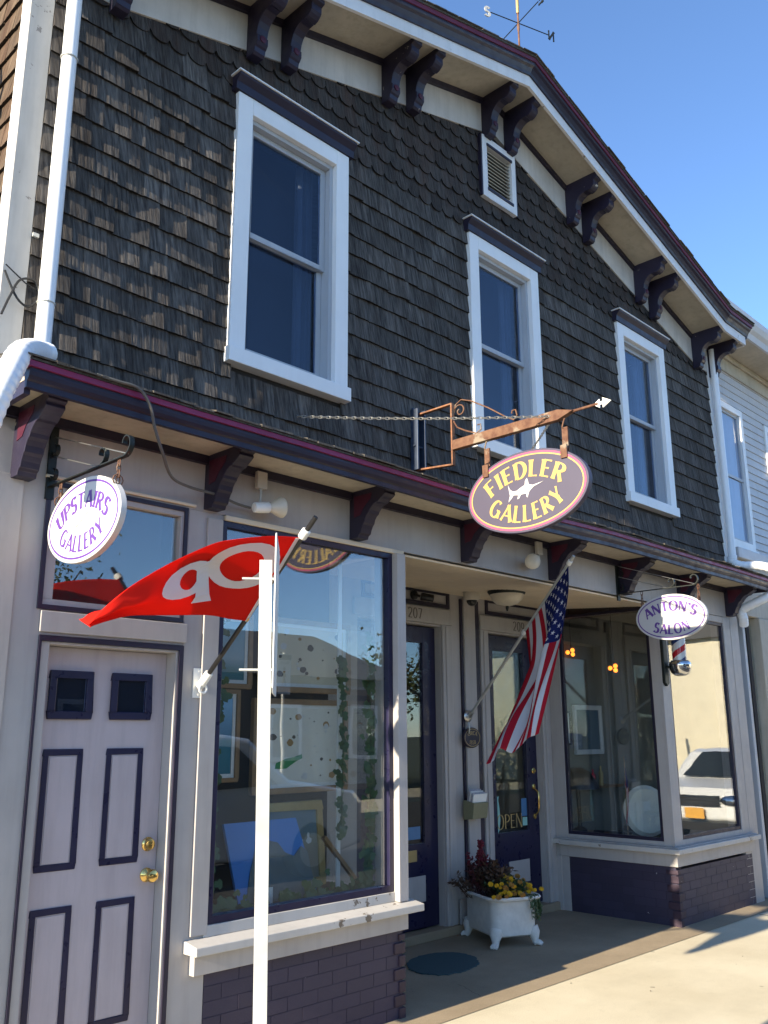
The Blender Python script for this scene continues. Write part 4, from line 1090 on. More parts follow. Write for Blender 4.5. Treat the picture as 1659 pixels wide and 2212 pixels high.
for i in range(20):
    for du in (0, .035): hm.v.append(tuple(Lr(du, i/19, .0015)))
hm.f = [(2*i, 2*i+1, 2*i+3, 2*i+2) for i in range(19)]
hm.build('hem', 'flag_white', cl)
MB().tube([Lr(.012+.009*math.cos(q), .975+.02*math.sin(q), .004) for q in [2*math.pi*k/10 for k in range(10)]], .002, 5, True).build('grommet', 'brass', cl)

# national flag beside the doors
t = empty('flag', (6.37, 1.21, 1.78), 'american flag draped from a grey pole between the two doors', 'flag')
UB = Vector((6.40, 1.19, 1.78)); UT = zz3(1628, 200, -.34); au = (UT-UB).normalized()
MB().tube([UB, UT], .0125, 10).build('pole', 'galv', t, smooth=True)
mt = MB(); mt.lathe([(.055, 0), (.05, .008), (.02, .02)], (6.40, 1.2148, 1.77), (0,-1,0), 14); mt.lathe([(.018, 0), (.02, .02), (.02, .07)], UB-au*.02, au, 10)
mt.tube([(6.37, 1.19, 1.72), (6.36, 1.17, 1.66), (6.37, 1.185, 1.62)], .006, 6)
mt.build('mount', 'steel', t, smooth=True)
LU = (UT-UB).length
for k in (.56, .965):
    MB().lathe([(.018, -.02), (.02, -.015), (.02, .015), (.018, .02)], UB+au*LU*k, au, 10).build('clip', 'white_plastic', t, smooth=True)
hT = UB+au*LU*.955; hB = UB+au*LU*.575
Tp = [hT-Vector((0,0,.012))]+[zz3(*p) for p in ((1580,520,-.29),(1535,790,-.27),(1490,1020,-.25),(1440,1250,-.22),(1385,1500,-.19),(1318,1765,-.15))]
Bp = [hB-Vector((0,0,.012))]+[zz3(*p) for p in ((1232,1080,.26),(1238,1270,.25),(1135,1510,.22),(1000,1740,.18),(857,2030,.12))]
SU = surface(Tp, Bp, lambda u, v: min(1, u*2.2)*math.sin(math.pi*v)**.5*(.055*math.sin(v*11+u*2.4+.6)+.018*math.sin(v*23-u*5)))
cl = cloth(SU, 70, 78, 'cloth', 'flag_nation', t)
Lu = lay(SU, .0022); st = MB()
for j in range(9):
    for i in range(6 if j % 2 == 0 else 5):
        uc = .40*((2*i+1 if j % 2 == 0 else 2*i+2)/12); vc = 7/13*((j+1)/10)
        base = len(st.v)
        for k in range(10):
            r = .0165 if k % 2 == 0 else .0066; q = math.pi/2+k*math.pi/5
            st.v.append(tuple(Lu(uc+r*math.cos(q)*1.0, vc-r*math.sin(q)*1.55, .0005)))
        st.f.append(tuple(range(base, base+10)))
st.build('stars', 'flag_white', cl)

# ================================================================== street sign post
PX_, PY_ = 1.80, -1.70
t = empty('street_sign', (PX_, PY_, 0), 'pale galvanised signpost with its thin sign plate seen edge-on', 'street sign')
vd = Vector((PX_, PY_+4.0, 0)).normalized(); sd = Vector((vd.y, -vd.x, 0))      # along view, to the right
po = MB(); up = Vector((0,0,1)); zt_ = 2.168
c0 = Vector((PX_, PY_, 0))
hw_ = .0205; fx_ = c0+sd*.031; ax_ = (c0+up*zt_-fx_).normalized(); sx_ = (sd-ax_*sd.dot(ax_)).normalized(); Lp = zt_+.2
mid = fx_+ax_*(zt_/2-.1)
po.obox(mid, sx_, vd, ax_, hw_, .0022, Lp/2)
po.obox(mid+sx_*(hw_-.0024)+vd*.0142, sx_, vd, ax_, .0024, .0115, Lp/2)
po.obox(mid-sx_*(hw_-.0024)+vd*.0142, sx_, vd, ax_, .0024, .0115, Lp/2)
po.build('post', 'post_zinc', t, bevel=.001)
pl_ = MB(); cs_ = c0+sd*.037+vd*.02
rz = [(-.15, 1.75), (-.13, 1.735), (.13, 1.735), (.15, 1.75), (.15, 2.22), (.13, 2.235), (-.13, 2.235), (-.15, 2.22)]
vv = (vd*.985+sd*.05).normalized(); ss = Vector((vv.y, -vv.x, 0)); n_ = len(rz)
pl_.v = [tuple(cs_+vv*a+up*z-ss*.002) for a, z in rz]+[tuple(cs_+vv*a+up*z+ss*.002) for a, z in rz]
pl_.f = [tuple(range(n_)), tuple(range(2*n_-1, n_-1, -1))]+[(i, i+n_, (i+1) % n_+n_, (i+1) % n_) for i in range(n_)]
pl_.build('sign_plate', 'white_plastic', t)
for zz_ in (2.105, 1.812):
    MB().tube([c0-sd*.075+up*zz_, c0+sd*.03+up*zz_], .004, 6).build('bolt', 'galv', t)

# ================================================================== barber pole
t = empty('barber_pole', (7.79, -.02, 2.1), 'red white and blue barber pole with chrome dome on the bay post', 'barber pole')
bp_ = MB().prism([(7.705, 2.06), (7.745, 2.03), (7.785, 2.06), (7.785, 2.74), (7.705, 2.74)], 'y', -.035, -.0045)
bp_.tube([(7.745, -.03, 2.20), (7.77, -.10, 2.20)], .012, 8).tube([(7.745, -.03, 2.68), (7.77, -.10, 2.68)], .012, 8)
bp_.build('wall_plate', 'iron', t, bevel=.005)
m, nt, b = new_mat('barber_stripe')
tc = node(nt, 'ShaderNodeTexCoord'); gr = node(nt, 'ShaderNodeTexGradient', gradient_type='RADIAL'); nt.links.new(tc.outputs['Object'], gr.inputs[0])
sp = node(nt, 'ShaderNodeSeparateXYZ'); nt.links.new(tc.outputs['Object'], sp.inputs[0])
fr_ = math_(nt, 'FRACT', math_(nt, 'ADD', math_(nt, 'SUBTRACT', math_(nt, 'MULTIPLY', sp.outputs[2], 4.2), gr.outputs['Fac']), 10.0))
rp = node(nt, 'ShaderNodeValToRGB'); rp.color_ramp.interpolation = 'CONSTANT'; els = rp.color_ramp.elements
for pos, col in ((0, (.62,.62,.6)), (.24, (.45,.02,.03)), (.47, (.62,.62,.6)), (.74, (.03,.05,.15))):
    e = els[0] if pos == 0 else els.new(pos) if pos != .24 else els[1]
    e.position = pos; e.color = (*col, 1)
nt.links.new(fr_, rp.inputs[0]); nt.links.new(rp.outputs[0], b.inputs['Base Color']); b.inputs['Roughness'].default_value = .08
bc = Vector((7.80, -.14, 0))
MB().lathe([(.062, 2.25), (.062, 2.70)], bc, (0,0,1), 28).build('cylinder', 'barber_stripe', t, smooth=True)
MB().lathe([(.02, 2.118), (.05, 2.125), (.08, 2.145), (.093, 2.18), (.096, 2.205), (.098, 2.22), (.094, 2.24), (.075, 2.258), (.06, 2.262)], bc, (0,0,1), 28).build('dome', 'chrome', t, smooth=True)
MB().lathe([(.06, 2.69), (.09, 2.70), (.098, 2.73), (.09, 2.76), (.06, 2.80), (.02, 2.81)], bc, (0,0,1), 28).build('dome', 'chrome', t, smooth=True)

# ================================================================== lamps, cameras and small fittings
def flood(bxp, lamp0, lamp1, label):
    t = empty('flood_lamp', (bxp[0], 0, bxp[1]-.1), label, 'lamp')
    b = MB().box(bxp[0]-.035, bxp[0]+.035, -.06, -.0315, bxp[1]-.06, bxp[1]+.04); b.build('junction_box', 'bone_plastic', t, bevel=.004)
    l0, l1 = Vector(lamp0), Vector(lamp1); a = (l1-l0).normalized()
    MB().tube([(bxp[0], -.045, bxp[1]-.06), (bxp[0], -.04, bxp[1]-.14), l0-a*.03], .008, 8).build('conduit', 'galv', t, smooth=True)
    MB().lathe([(.015, -.035), (.028, -.03), (.032, 0), (.032, .06), (.028, .065)], l0, a, 16).build('holder', 'white_plastic', t, smooth=True)
    MB().lathe([(.022, .06), (.03, .085), (.045, .11), (.058, .135), (.06, .15), (.052, .158), (.03, .165), (.005, .168)], l0, a, 18).build('bulb', 'lamp_glass', t, smooth=True)
flood((3.045, 3.035), (3.0, -.09, 2.85), (3.2, -.12, 2.88), 'white flood lamp on junction box above the shop window')
flood((5.78, 3.035), (5.70, -.06, 2.885), (5.55, -.14, 2.88), 'round flood lamp on junction box above the recessed doors')
t = empty('ceiling_lamp', (6.24, .62, 2.82), 'shallow bowl ceiling lamp with dark rim in the doorway', 'lamp')
MB().lathe([(.16, 0), (.165, -.02), (.155, -.04), (.15, -.045)], (6.24, .62, 2.824), (0,0,1), 28).build('rim', 'iron', t, smooth=True)
MB().lathe([(.148, -.045), (.13, -.09), (.09, -.125), (.03, -.14), (.01, -.142)], (6.24, .62, 2.824), (0,0,1), 28).build('bowl', 'lamp_glass', t, smooth=True)
MB().lathe([(.014, -.14), (.014, -.16), (.006, -.185)], (6.24, .62, 2.824), (0,0,1), 10).build('finial', 'iron', t, smooth=True)
t = empty('security_camera', (6.17, .95, 2.84), 'cream dome security camera on the doorway ceiling', 'camera')
MB().lathe([(.075, 0), (.078, -.03), (.072, -.06), (.06, -.075), (.05, -.08)], (6.17, .95, 2.838), (0,0,1), 22).build('housing', 'bone_plastic', t, smooth=True)
MB().lathe([(.048, -.08), (.045, -.10), (.03, -.12), (.01, -.128)], (6.17, .95, 2.838), (0,0,1), 18).build('lens_dome', 'black_plastic', t, smooth=True)
t = empty('security_camera', (5.78, 1.23, 2.76), 'black bullet security camera in the panel above number 207', 'camera')
MB().lathe([(.04, 0), (.04, .02), (.015, .03)], (5.72, 1.2345, 2.79), (0,-1,0), 14).build('base', 'black_plastic', t, smooth=True)
MB().tube([(5.72, 1.21, 2.79), (5.74, 1.17, 2.775)], .012, 8).build('stem', 'black_plastic', t)
MB().lathe([(.03, -.05), (.034, -.04), (.034, .06), (.028, .065)], (5.77, 1.13, 2.765), Vector((.75, -.6, -.15)), 14).build('barrel', 'black_plastic', t, smooth=True)
# plaque
t = empty('plaque', (6.42, 1.2, 1.5), 'small oval navy plaque with gold lettering reading CIRCA 1858', 'plaque')
bd = MB().prism([(6.425+u, 1.585+v) for u, v in ell(.118, .088, 40)], 'y', 1.19, 1.2145).build('board', 'navy_trim', t, bevel=.004)
pf = lambda u, v, l: (6.425+u, 1.19-l, 1.585+v)
ring(pf, (.106, .077), (.102, .073), .0006, 40).build('border', 'gold_dull', bd)
text_mb('CIRCA', arch_place(pf, .22, .024, True), .032, .14, .06, .2).build('lettering', 'gold_dull', bd)
text_mb('1858', arch_place(pf, .25, -.058, False), .034, .14, .06, .22).build('lettering', 'gold_dull', bd)
# leaflet box
t = empty('leaflet_box', (6.42, 1.17, .9), 'wall leaflet box stuffed with printed papers beside the plaque', 'box')
MB().prism([(1.2145, .90), (1.11, .91), (1.09, 1.04), (1.2145, 1.06)], 'x', 6.30, 6.50).build('holder', 'box_khaki', t, bevel=.004)
for i in range(4):
    MB().obox((6.40, 1.12+i*.022, 1.03), (1,0,0), Vector((0,.97,.24)), Vector((0,-.24,.97)), .092-.004*i, .004, .085+.012*i).build('leaflet', 'paper_mix' if i % 2 else 'white_plastic', t)
# loose cable from the pent roof to the flood lamp
MB().tube(corrugated([(1.80, -.44, 3.19), (1.90, -.455, 3.182), (2.0, -.46, 3.175), (2.07, -.45, 3.11), (2.12, -.42, 3.02), (2.19, -.38, 2.93), (2.33, -.25, 2.86), (2.52, -.12, 2.87), (2.72, -.09, 2.87), (2.86, -.06, 2.855), (2.97, -.05, 2.85)], .008, 8)[0], .0075, 7).build('cable', 'cable_grey', None, smooth=True, label='grey cable hanging over the pent roof edge towards the flood lamp', cat='cable')
cc = MB(); cc.tube(corrugated([(1.50+.0, -.035-.0, 3.75), (1.56, -.05, 3.63), (1.62, -.05, 3.60), (1.665, -.05, 3.66), (1.64, -.05, 3.74), (1.57, -.05, 3.72), (1.53, -.05, 3.62), (1.50, -.05, 3.52)], .006, 8)[0], .006, 6)
cc.tube([(1.50, -.04, 3.78), (1.60, -.04, 3.72), (1.66, -.04, 3.70)], .004, 6)
cc.build('cable', 'black_rubber', None, smooth=True, label='black cable looped on the corner board by the downspout', cat='cable')
t = empty('service_drop', (1.46, .4, 4.6), 'black electrical service cable and clamp on the sunny side wall', 'cable')
MB().tube([(1.50, .55, 5.35), (1.47, .42, 5.2), (1.45, .35, 5.05), (1.46, .36, 4.9), (1.49, .40, 4.75)], .014, 8).build('conductor', 'black_rubber', t, smooth=True)
MB().lathe([(.02, -.05), (.04, -.04), (.045, .05), (.02, .06)], (1.45, .36, 4.85), (0,.3,1), 12).build('clamp', 'black_rubber', t, smooth=True)

# ================================================================== weather vane
VC = Vector((5.47, -.30, 7.56))
t = empty('weather_vane', (5.47, -.30, 7.1), 'copper weather vane mast with compass letters on the roof ridge', 'weather vane')
MB().tube([(VC.x, VC.y, 7.08), (VC.x, VC.y, 7.66)], .0085, 10).build('mast', 'rust', t, smooth=True)
MB().lathe([(.0095, 7.48), (.0125, 7.5), (.0125, 7.545), (.0095, 7.55)], (VC.x, VC.y, 0), (0,0,1), 10).build('collar', 'rust', t)
MB().lathe([(.013, 7.66), (.014, 7.70), (.014, 7.80), (.009, 7.83), (.003, 7.85)], (VC.x, VC.y, 0), (0,0,1), 10).build('spindle', 'gold_dull', t, smooth=True)
for ang, Ln, ch in ((-20, .345, 'N'), (160, .31, 'S'), (-106, .30, 'E'), (74, .29, 'W')):
    d = Vector((math.cos(rad(ang)), math.sin(rad(ang)), 0))
    ar = MB().tube([VC, VC+d*(Ln-.03)], .0045, 6).build('compass_arm', 'iron', t)
    dd = Vector((math.cos(rad(-20)), math.sin(rad(-20)), 0)) if ch in 'NS' else Vector((math.cos(rad(74)), math.sin(rad(74)), 0))
    if ch == 'N': dd = -dd
    GLw = {'W': (.9, [([(0,1),(.2,0)],1), ([(.2,0),(.42,.8)],.8), ([(.42,.8),(.64,0)],1), ([(.64,0),(.86,1)],.8)])}
    GL.update(GLw)
    nn = dd.cross(Vector((0,0,1)))
    fa = text_mb(ch, lambda x, y, l: VC+d*Ln+dd*x+Vector((0,0,y-.045))+nn*l, .09, .2, .15)
    ob = fa.build('compass_letter', 'galv' if ch in 'SW' else 'iron', ar); md = ob.modifiers.new('t', 'SOLIDIFY'); md.thickness = .008

# ================================================================== planter tub and flowers
TX, TY, TR = 6.26, .82, rad(-25)
t = empty('bathtub_planter', (TX, TY, .004), 'white clawfoot bathtub planter on four lion-paw feet', 'planter')
def rrect(hx, hy, r, n=6):
    out = []
    for cx, cy, a0 in ((hx-r, hy-r, 0), (-hx+r, hy-r, 90), (-hx+r, -hy+r, 180), (hx-r, -hy+r, 270)):
        for i in range(n+1): out.append((cx+r*math.cos(rad(a0+90*i/n)), cy+r*math.sin(rad(a0+90*i/n))))
    return out
def tubxy(a, b): return (TX+a*math.cos(TR)-b*math.sin(TR), TY+a*math.sin(TR)+b*math.cos(TR))
lv = [(.225, .25, .07, .072), (.243, .27, .08, .085), (.25, .278, .085, .13), (.248, .276, .085, .22), (.25, .28, .09, .30), (.262, .292, .10, .335), (.29, .32, .11, .345), (.297, .327, .11, .358), (.29, .32, .11, .37), (.265, .295, .10, .366), (.245, .275, .09, .35), (.235, .265, .09, .30)]
tm = MB(); K = None
for hx, hy, r, zz_ in lv:
    hx -= .055
    P_ = [(*tubxy(a, b), zz_+.004) for a, b in rrect(hx, hy, r)]; K = len(P_); tm.v += P_
for i in range(len(lv)-1):
    for k in range(K): tm.f.append((i*K+k, i*K+(k+1) % K, (i+1)*K+(k+1) % K, (i+1)*K+k))
tm.f.append(tuple(range(K-1, -1, -1))); tm.f.append(tuple((len(lv)-1)*K+k for k in range(K)))
tm.build('tub_body', 'tub_cement', t, smooth=True)
for sx in (-1, 1):
    for sy in (-1, 1):
        a0 = math.atan2(sy, sx)+TR; d = Vector((math.cos(a0), math.sin(a0), 0)); b = Vector((*tubxy(sx*.155, sy*.225), 0))
        f = MB().tube([b+Vector((0,0,.13)), b+d*.02+Vector((0,0,.09)), b+d*.026+Vector((0,0,.06)), b+d*.03+Vector((0,0,.035)), b+d*.045+Vector((0,0,.024))], [.055, .05, .034, .028, .03], 12)
        for q in (-.5, 0, .5):
            dq = Vector((math.cos(a0+q), math.sin(a0+q), 0)); f.tube([b+d*.035+Vector((0,0,.028)), b+d*.04+dq*.025+Vector((0,0,.026)), b+d*.04+dq*.048+Vector((0,0,.016))], [.02, .018, .01], 8)
        f.build('paw_foot', 'tub_cement', t, smooth=True)
sm = MB(); sm.v = [(*tubxy(a, b), .325) for a, b in rrect(.18, .262, .09)]; sm.f = [tuple(range(len(sm.v)))]; sm.build('soil', 'soil', t)
def leafblade(mb, p, d, L, w_, n_):
    d = Vector(d).normalized(); s = d.cross(n_); s = s.normalized() if s.length > 1e-4 else Vector((1,0,0)); p = Vector(p)
    mb.add([p, p+d*L*.45+s*w_, p+d*L, p+d*L*.45-s*w_], [(0,1,2,3)])
def bush(name, label, cx, cy, cz, R, hgt, nstem, leafm, lsize, seed, lean=(0, 0)):
    t = empty(name, (cx, cy, .33), label, 'plant'); rg = random.Random(seed); stx = MB(); lf = MB(); tips = []
    for i in range(nstem):
        a = rg.uniform(0, 6.283); rr = R*rg.random()**.6; h = hgt*rg.uniform(.6, 1.05)*(1-.35*(rr/R)**2)
        b = Vector((cx+rg.uniform(-.04, .04), cy+rg.uniform(-.04, .04), .32)); e = Vector((cx+rr*math.cos(a)+lean[0], cy+rr*math.sin(a)+lean[1], cz+h))
        mid = b.lerp(e, .5)+Vector((rr*.2*math.cos(a), rr*.2*math.sin(a), .02)); stx.tube([b, mid, e], [.004, .003, .002], 4); tips.append(e)
        for k in range(14):
            tt = rg.uniform(.25, 1.0); p = b.lerp(mid, tt*2) if tt < .5 else mid.lerp(e, tt*2-1)
            dd = Vector((rg.uniform(-1, 1), rg.uniform(-1, 1), rg.uniform(-.2, .9)))
            leafblade(lf, p, dd, lsize*rg.uniform(.6, 1.3), lsize*.26, Vector((rg.uniform(-1, 1), rg.uniform(-1, 1), 1)))
    stx.build('stems', leafm, t, kind='stuff'); lf.build('foliage', leafm, t, kind='stuff')
    return t, tips, rg
cel, tips, rg = bush('celosia_plant', 'dark red plumed plant at the back of the bathtub planter', 6.22, 1.0, .38, .17, .24, 34, 'leaf_red', .05, 2)
for i in range(9):
    e = tips[i]; pm = MB()
    for k in range(26):
        q = Vector((rg.gauss(0, .014), rg.gauss(0, .014), rg.uniform(-.03, .06))); pm.ball(e+q, .009, 5)
    pm.build('plume', 'celosia', cel, smooth=True)
pm = MB(); e = Vector((6.26, 1.0, .60))
for k in range(70):
    zz_ = rg.uniform(0, .15); pm.ball(e+Vector((rg.gauss(0, .018*(1-zz_*3)), rg.gauss(0, .018*(1-zz_*3)), zz_)), .012, 5)
pm.tube([(6.26, .95, .32), e], .005, 5); pm.build('plume', 'celosia', cel, smooth=True)
bush('grass_plant', 'rusty brown fading foliage filling the middle of the planter', 6.28, .90, .38, .2, .22, 60, 'leaf_rust', .055, 4)
bush('trailing_plant', 'thin dark sprigs leaning over the back rim of the planter', 6.12, 1.02, .36, .07, .15, 10, 'leaf_rust', .04, 6, (-.05, .06))
mum, tips, rg = bush('chrysanthemum_plant', 'yellow pompom chrysanthemum spilling over the front of the planter', 6.27, .74, .33, .19, .16, 60, 'leaf_green', .04, 8)
pom = MB(); rg2 = random.Random(1)
for k in range(60):
    z_ = 1-2*(k+.5)/60; a = k*2.399; s_ = math.sqrt(1-z_*z_); d = Vector((s_*math.cos(a), s_*math.sin(a), z_*.75))
    leafblade(pom, d*.006, d+Vector((0,0,.25)), .014, .0042, Vector((-math.sin(a), math.cos(a), .2)))
pom.ball((0,0,0), .0125, 8, (1,1,.75))
mey = bpy.data.meshes.new('bloom'); mey.from_pydata(pom.v, [], pom.f); mey.materials.append(MATS['bloom_yellow'])
meo = mey.copy(); meo.materials.clear(); meo.materials.append(MATS['bloom_ochre'])
for i, e in enumerate(tips[:58]):
    if i < 38: p = Vector((6.18+rg.gauss(0, .115), .66+rg.gauss(0, .06), 0)); p.z = .47-abs(p.x-6.2)*.3-max(0, .70-p.y)*.6+rg.uniform(-.05, .06)
    elif i < 47: p = Vector((6.40+rg.gauss(0, .03), .66+rg.gauss(0, .04), .40+rg.gauss(0, .018)))
    else: p = Vector((6.45+rg.gauss(0, .05), .80+rg.gauss(0, .04), .45+rg.gauss(0, .025)))
    p.z = max(p.z, .388)
    o = bpy.data.objects.new('bloom', mey if (i < 12 or 38 <= i < 47 or i % 4 == 0) else meo); s_ = rg.uniform(.9, 1.35); o.scale = (s_, s_, s_)
    o.rotation_euler = (rg.uniform(-.6, .6), rg.uniform(-.6, .6), rg.uniform(0, 6)); link(o, mum, p)
tv = empty('creeper_plant', (6.36, .64, .33), 'green creeper trailing down the front of the bathtub planter', 'plant'); lf = MB(); stx = MB(); rg = random.Random(12)
for i in range(9):
    x = 6.27+rg.gauss(0, .035); L = rg.uniform(.08, .2); P_ = [(x, .62, .36), (x+rg.uniform(-.02, .02), .50, .383), (x+rg.uniform(-.03, .03), .465, .33), (x+rg.uniform(-.03, .03), .47, .37-L)]
    stx.tube(P_, .0025, 4)
    for k in range(18):
        tt = rg.random(); p = Vector(P_[1]).lerp(Vector(P_[3]), tt)+Vector((0, -.012, 0)); leafblade(lf, p, (rg.uniform(-1, 1), rg.uniform(-1, -.2), rg.uniform(-1, .4)), .03, .011, Vector((rg.uniform(-1, 1), -1, .3)))
stx.build('stems', 'leaf_green', tv, kind='stuff'); lf.build('foliage', 'leaf_green', tv, kind='stuff')
# door mat
mm = MB(); rg = random.Random(2); pts = []
for i in range(72):
    q = 2*math.pi*i/72; k = 1+.035*rg.uniform(-1, 1)+(.05 if rg.random() < .12 else 0); pts.append((5.36+.33*k*math.cos(q)*math.cos(.35)-.23*k*math.sin(q)*math.sin(.35), .66+.33*k*math.cos(q)*math.sin(.35)+.25*k*math.sin(q)*math.cos(.35)))
mm.prism(pts, 'z', .0045, .012)
mm.build('door_mat', 'mat_teal', None, label='ragged teal oval mat on the concrete before door 207', cat='mat')
# ================================================================== pictures and display inside the gallery window
def art_mat(name, base, spots, sky_=None, seed=0):
    m, nt, b = new_mat(name)
    p = wpos(nt); n1 = noise(nt, p, 6+seed, 5)
    c = mix(nt, n1, tuple(x*.82 for x in base), base)
    vo = node(nt, 'ShaderNodeTexVoronoi'); vo.inputs['Scale'].default_value = 16; nt.links.new(p, vo.inputs['Vector'])
    c = mix(nt, ramp(nt, vo.outputs['Distance'], [(.06, .85), (.08, 0.0)]), c, vo.outputs['Color'] if spots == 'x' else spots)
    if sky_:
        sp = node(nt, 'ShaderNodeSeparateXYZ'); g = node(nt, 'ShaderNodeNewGeometry'); nt.links.new(g.outputs['Position'], sp.inputs[0])
        c2 = ramp(nt, math_(nt, 'MULTIPLY', math_(nt, 'SUBTRACT', sp.outputs[2], sky_[0]), 1/(sky_[1]-sky_[0])), sky_[2])
        c = mix(nt, .85, c, c2)
    nt.links.new(c, b.inputs['Base Color']); b.inputs['Roughness'].default_value = .6
art_mat('art_sand', (.66, .60, .46), (.24, .20, .15)); art_mat('art_sand_b', (.74, .72, .64), (.30, .28, .24), seed=2)
art_mat('art_sea', (.05, .2, .28), (.04, .16, .22), (1.90, 2.30, [(0, (.02, .12, .16)), (.25, (.05, .18, .2)), (.42, (.3, .42, .5)), (1, (.20, .42, .55))]))
art_mat('art_sea_b', (.05, .2, .28), (.04, .16, .22), (1.38, 1.83, [(0, (.02, .15, .2)), (.45, (.03, .2, .26)), (.52, (.10, .25, .4)), (.9, (.25, .5, .75))]))
art_mat('art_blue', (.06, .22, .58), (.06, .22, .56)); art_mat('art_gull', (.2, .26, .27), (.24, .3, .3), (.86, 1.2, [(0, (.26, .22, .16)), (.42, (.30, .27, .2)), (.5, (.16, .23, .25)), (1, (.10, .16, .2))]))
def picture(name, label, x0, x1, z0, z1, y, fw, fmat, mw, art, grp=None):
    t = empty(name, ((x0+x1)/2, y, z0), label, 'picture')
    frame_(MB(), x0, x1, z0, z1, fw, y-.02, y+.015).build('frame', fmat, t, bevel=.004)
    if mw: frame_(MB(), x0+fw, x1-fw, z0+fw, z1-fw, mw, y-.008, y).build('mount_board', 'mat_board', t)
    a = bx('artwork', art, t, x0+fw+mw, x1-fw-mw, y-.004, y+.004, z0+fw+mw, z1-fw-mw)
    return t, a
t, a1 = picture('picture', 'framed painting of shells on sand, upper one behind the shop glass', 3.50, 4.255, 1.875, 2.345, .50, .035, 'wood_frame', .022, 'art_sand')
t, a2 = picture('picture', 'framed painting of beach debris with a green bottle behind the shop glass', 3.45, 4.235, 1.262, 1.835, .50, .035, 'wood_frame', .022, 'art_sand_b')
picture('picture', 'small framed pale seascape hanging by the left edge of the shop window', 3.02, 3.425, 1.885, 2.34, .50, .03, 'wood_frame', .022, 'art_sea')
picture('picture', 'small framed turquoise seascape hanging under the pale seascape', 2.98, 3.345, 1.345, 1.88, .498, .026, 'wood_frame', .022, 'art_sea_b')
MB().prism([(3.63, 1.41), (3.72, 1.41), (3.80, 1.452), (3.85, 1.47), (3.845, 1.495), (3.79, 1.48), (3.72, 1.47), (3.64, 1.445)], 'y', .4935, .4955).build('painted_bottle', 'bottle_green', a2)
rg = random.Random(21)
for ao, (x0, x1, z0, z1) in ((a1, (3.58, 4.18, 1.95, 2.26)), (a2, (3.56, 4.16, 1.34, 1.77))):
    for k in range(24):
        x, z = rg.uniform(x0, x1), rg.uniform(z0, z1); r = rg.choice((.006, .008, .01, .014, .022, .028))
        if ao is a2 and 3.6 < x < 3.88 and 1.38 < z < 1.53: continue
        MB().prism([(x+r*math.cos(q)*rg.uniform(.75, 1.1), z+r*.8*math.sin(q)*rg.uniform(.8, 1.1)) for q in [i*.628 for i in range(10)]], 'y', .4938-k*.00004, .4955).build('painted_shell', rg.choice(('pebble_dark', 'pebble_tan', 'pebble_pale', 'pebble_dark')), ao)
# leaning canvases
def leaning(name, label, pts, depth, mat, parent=None):
    t = MB(); p = [Vector(q) for q in pts]; nn = (p[1]-p[0]).cross(p[3]-p[0]).normalized()*depth
    t.v = [tuple(q) for q in p]+[tuple(q+nn) for q in p]; t.f = [(0,1,2,3), (7,6,5,4), (0,4,5,1), (1,5,6,2), (2,6,7,3), (3,7,4,0)]
    return t
ca = leaning('canvas', '', [(3.20, .26, .705), (3.74, .22, .705), (3.66, .34, 1.13), (3.16, .37, 1.125)], .02, 'art_blue').build('canvas', 'art_blue', None, label='unframed canvas with bright blue sky and dark cliffs leaning in the window', cat='picture')
hl = MB().prism([(3.24, .712), (3.72, .712), (3.70, .95), (3.66, .98), (3.6, .93), (3.54, .955), (3.5, 1.01), (3.42, 1.03), (3.35, 1.0), (3.29, .87)], 'y', 0, .002)
hl.v = [(x, .258+(z-.705)*.26-.075*(x-3.2)-(.027 if y == 0 else .024), z) for x, y, z in hl.v]
hl.build('painted_cliff', 'canvas_grey', ca)
t = empty('picture', (3.78, .42, .72), 'gilt framed painting of seagulls on a beach leaning behind the canvas', 'picture')
F_ = MB(); x0, x1, z0, z1 = 3.50, 3.985, .72, 1.215
frame_(F_, x0, x1, z0, z1, .05, .40, .43); F_.v = [(x, y+(z-z0)*.1, z) for x, y, z in F_.v]; F_.build('frame', 'gilt_frame', t, bevel=.006)
Q_ = MB().box(x0+.048, x1-.048, .412, .42, z0+.048, z1-.048); Q_.v = [(x, y+(z-z0)*.1, z) for x, y, z in Q_.v]; ga = Q_.build('artwork', 'art_gull', t)
for gx in (3.72, 3.79, 3.86):
    gz = .98; g_ = MB(); g_.v = [(gx+dx, .4105+(gz+dz-z0)*.1, gz+dz) for dx, dz in ((-.02, 0), (0, -.018), (.025, -.01), (.03, .01), (.012, .02), (.012, .045), (0, .05), (-.008, .035), (-.004, .02))]; g_.f = [tuple(range(9))]; g_.build('painted_gull', 'mat_board', ga)
MB().obox((4.06, .36, .86), Vector((.55, 0, -.55)).normalized(), (0,1,0), Vector((.55, 0, .55)).normalized(), .20, .015, .012).build('easel', 'wood_frame', None, label='brown wooden easel leg lying across the display shelf', cat='easel')
bx('price_card', 'mat_board', None, 3.29, 3.40, .20, .205, .7, .79, label='small white price card in front of the blue canvas', cat='card')
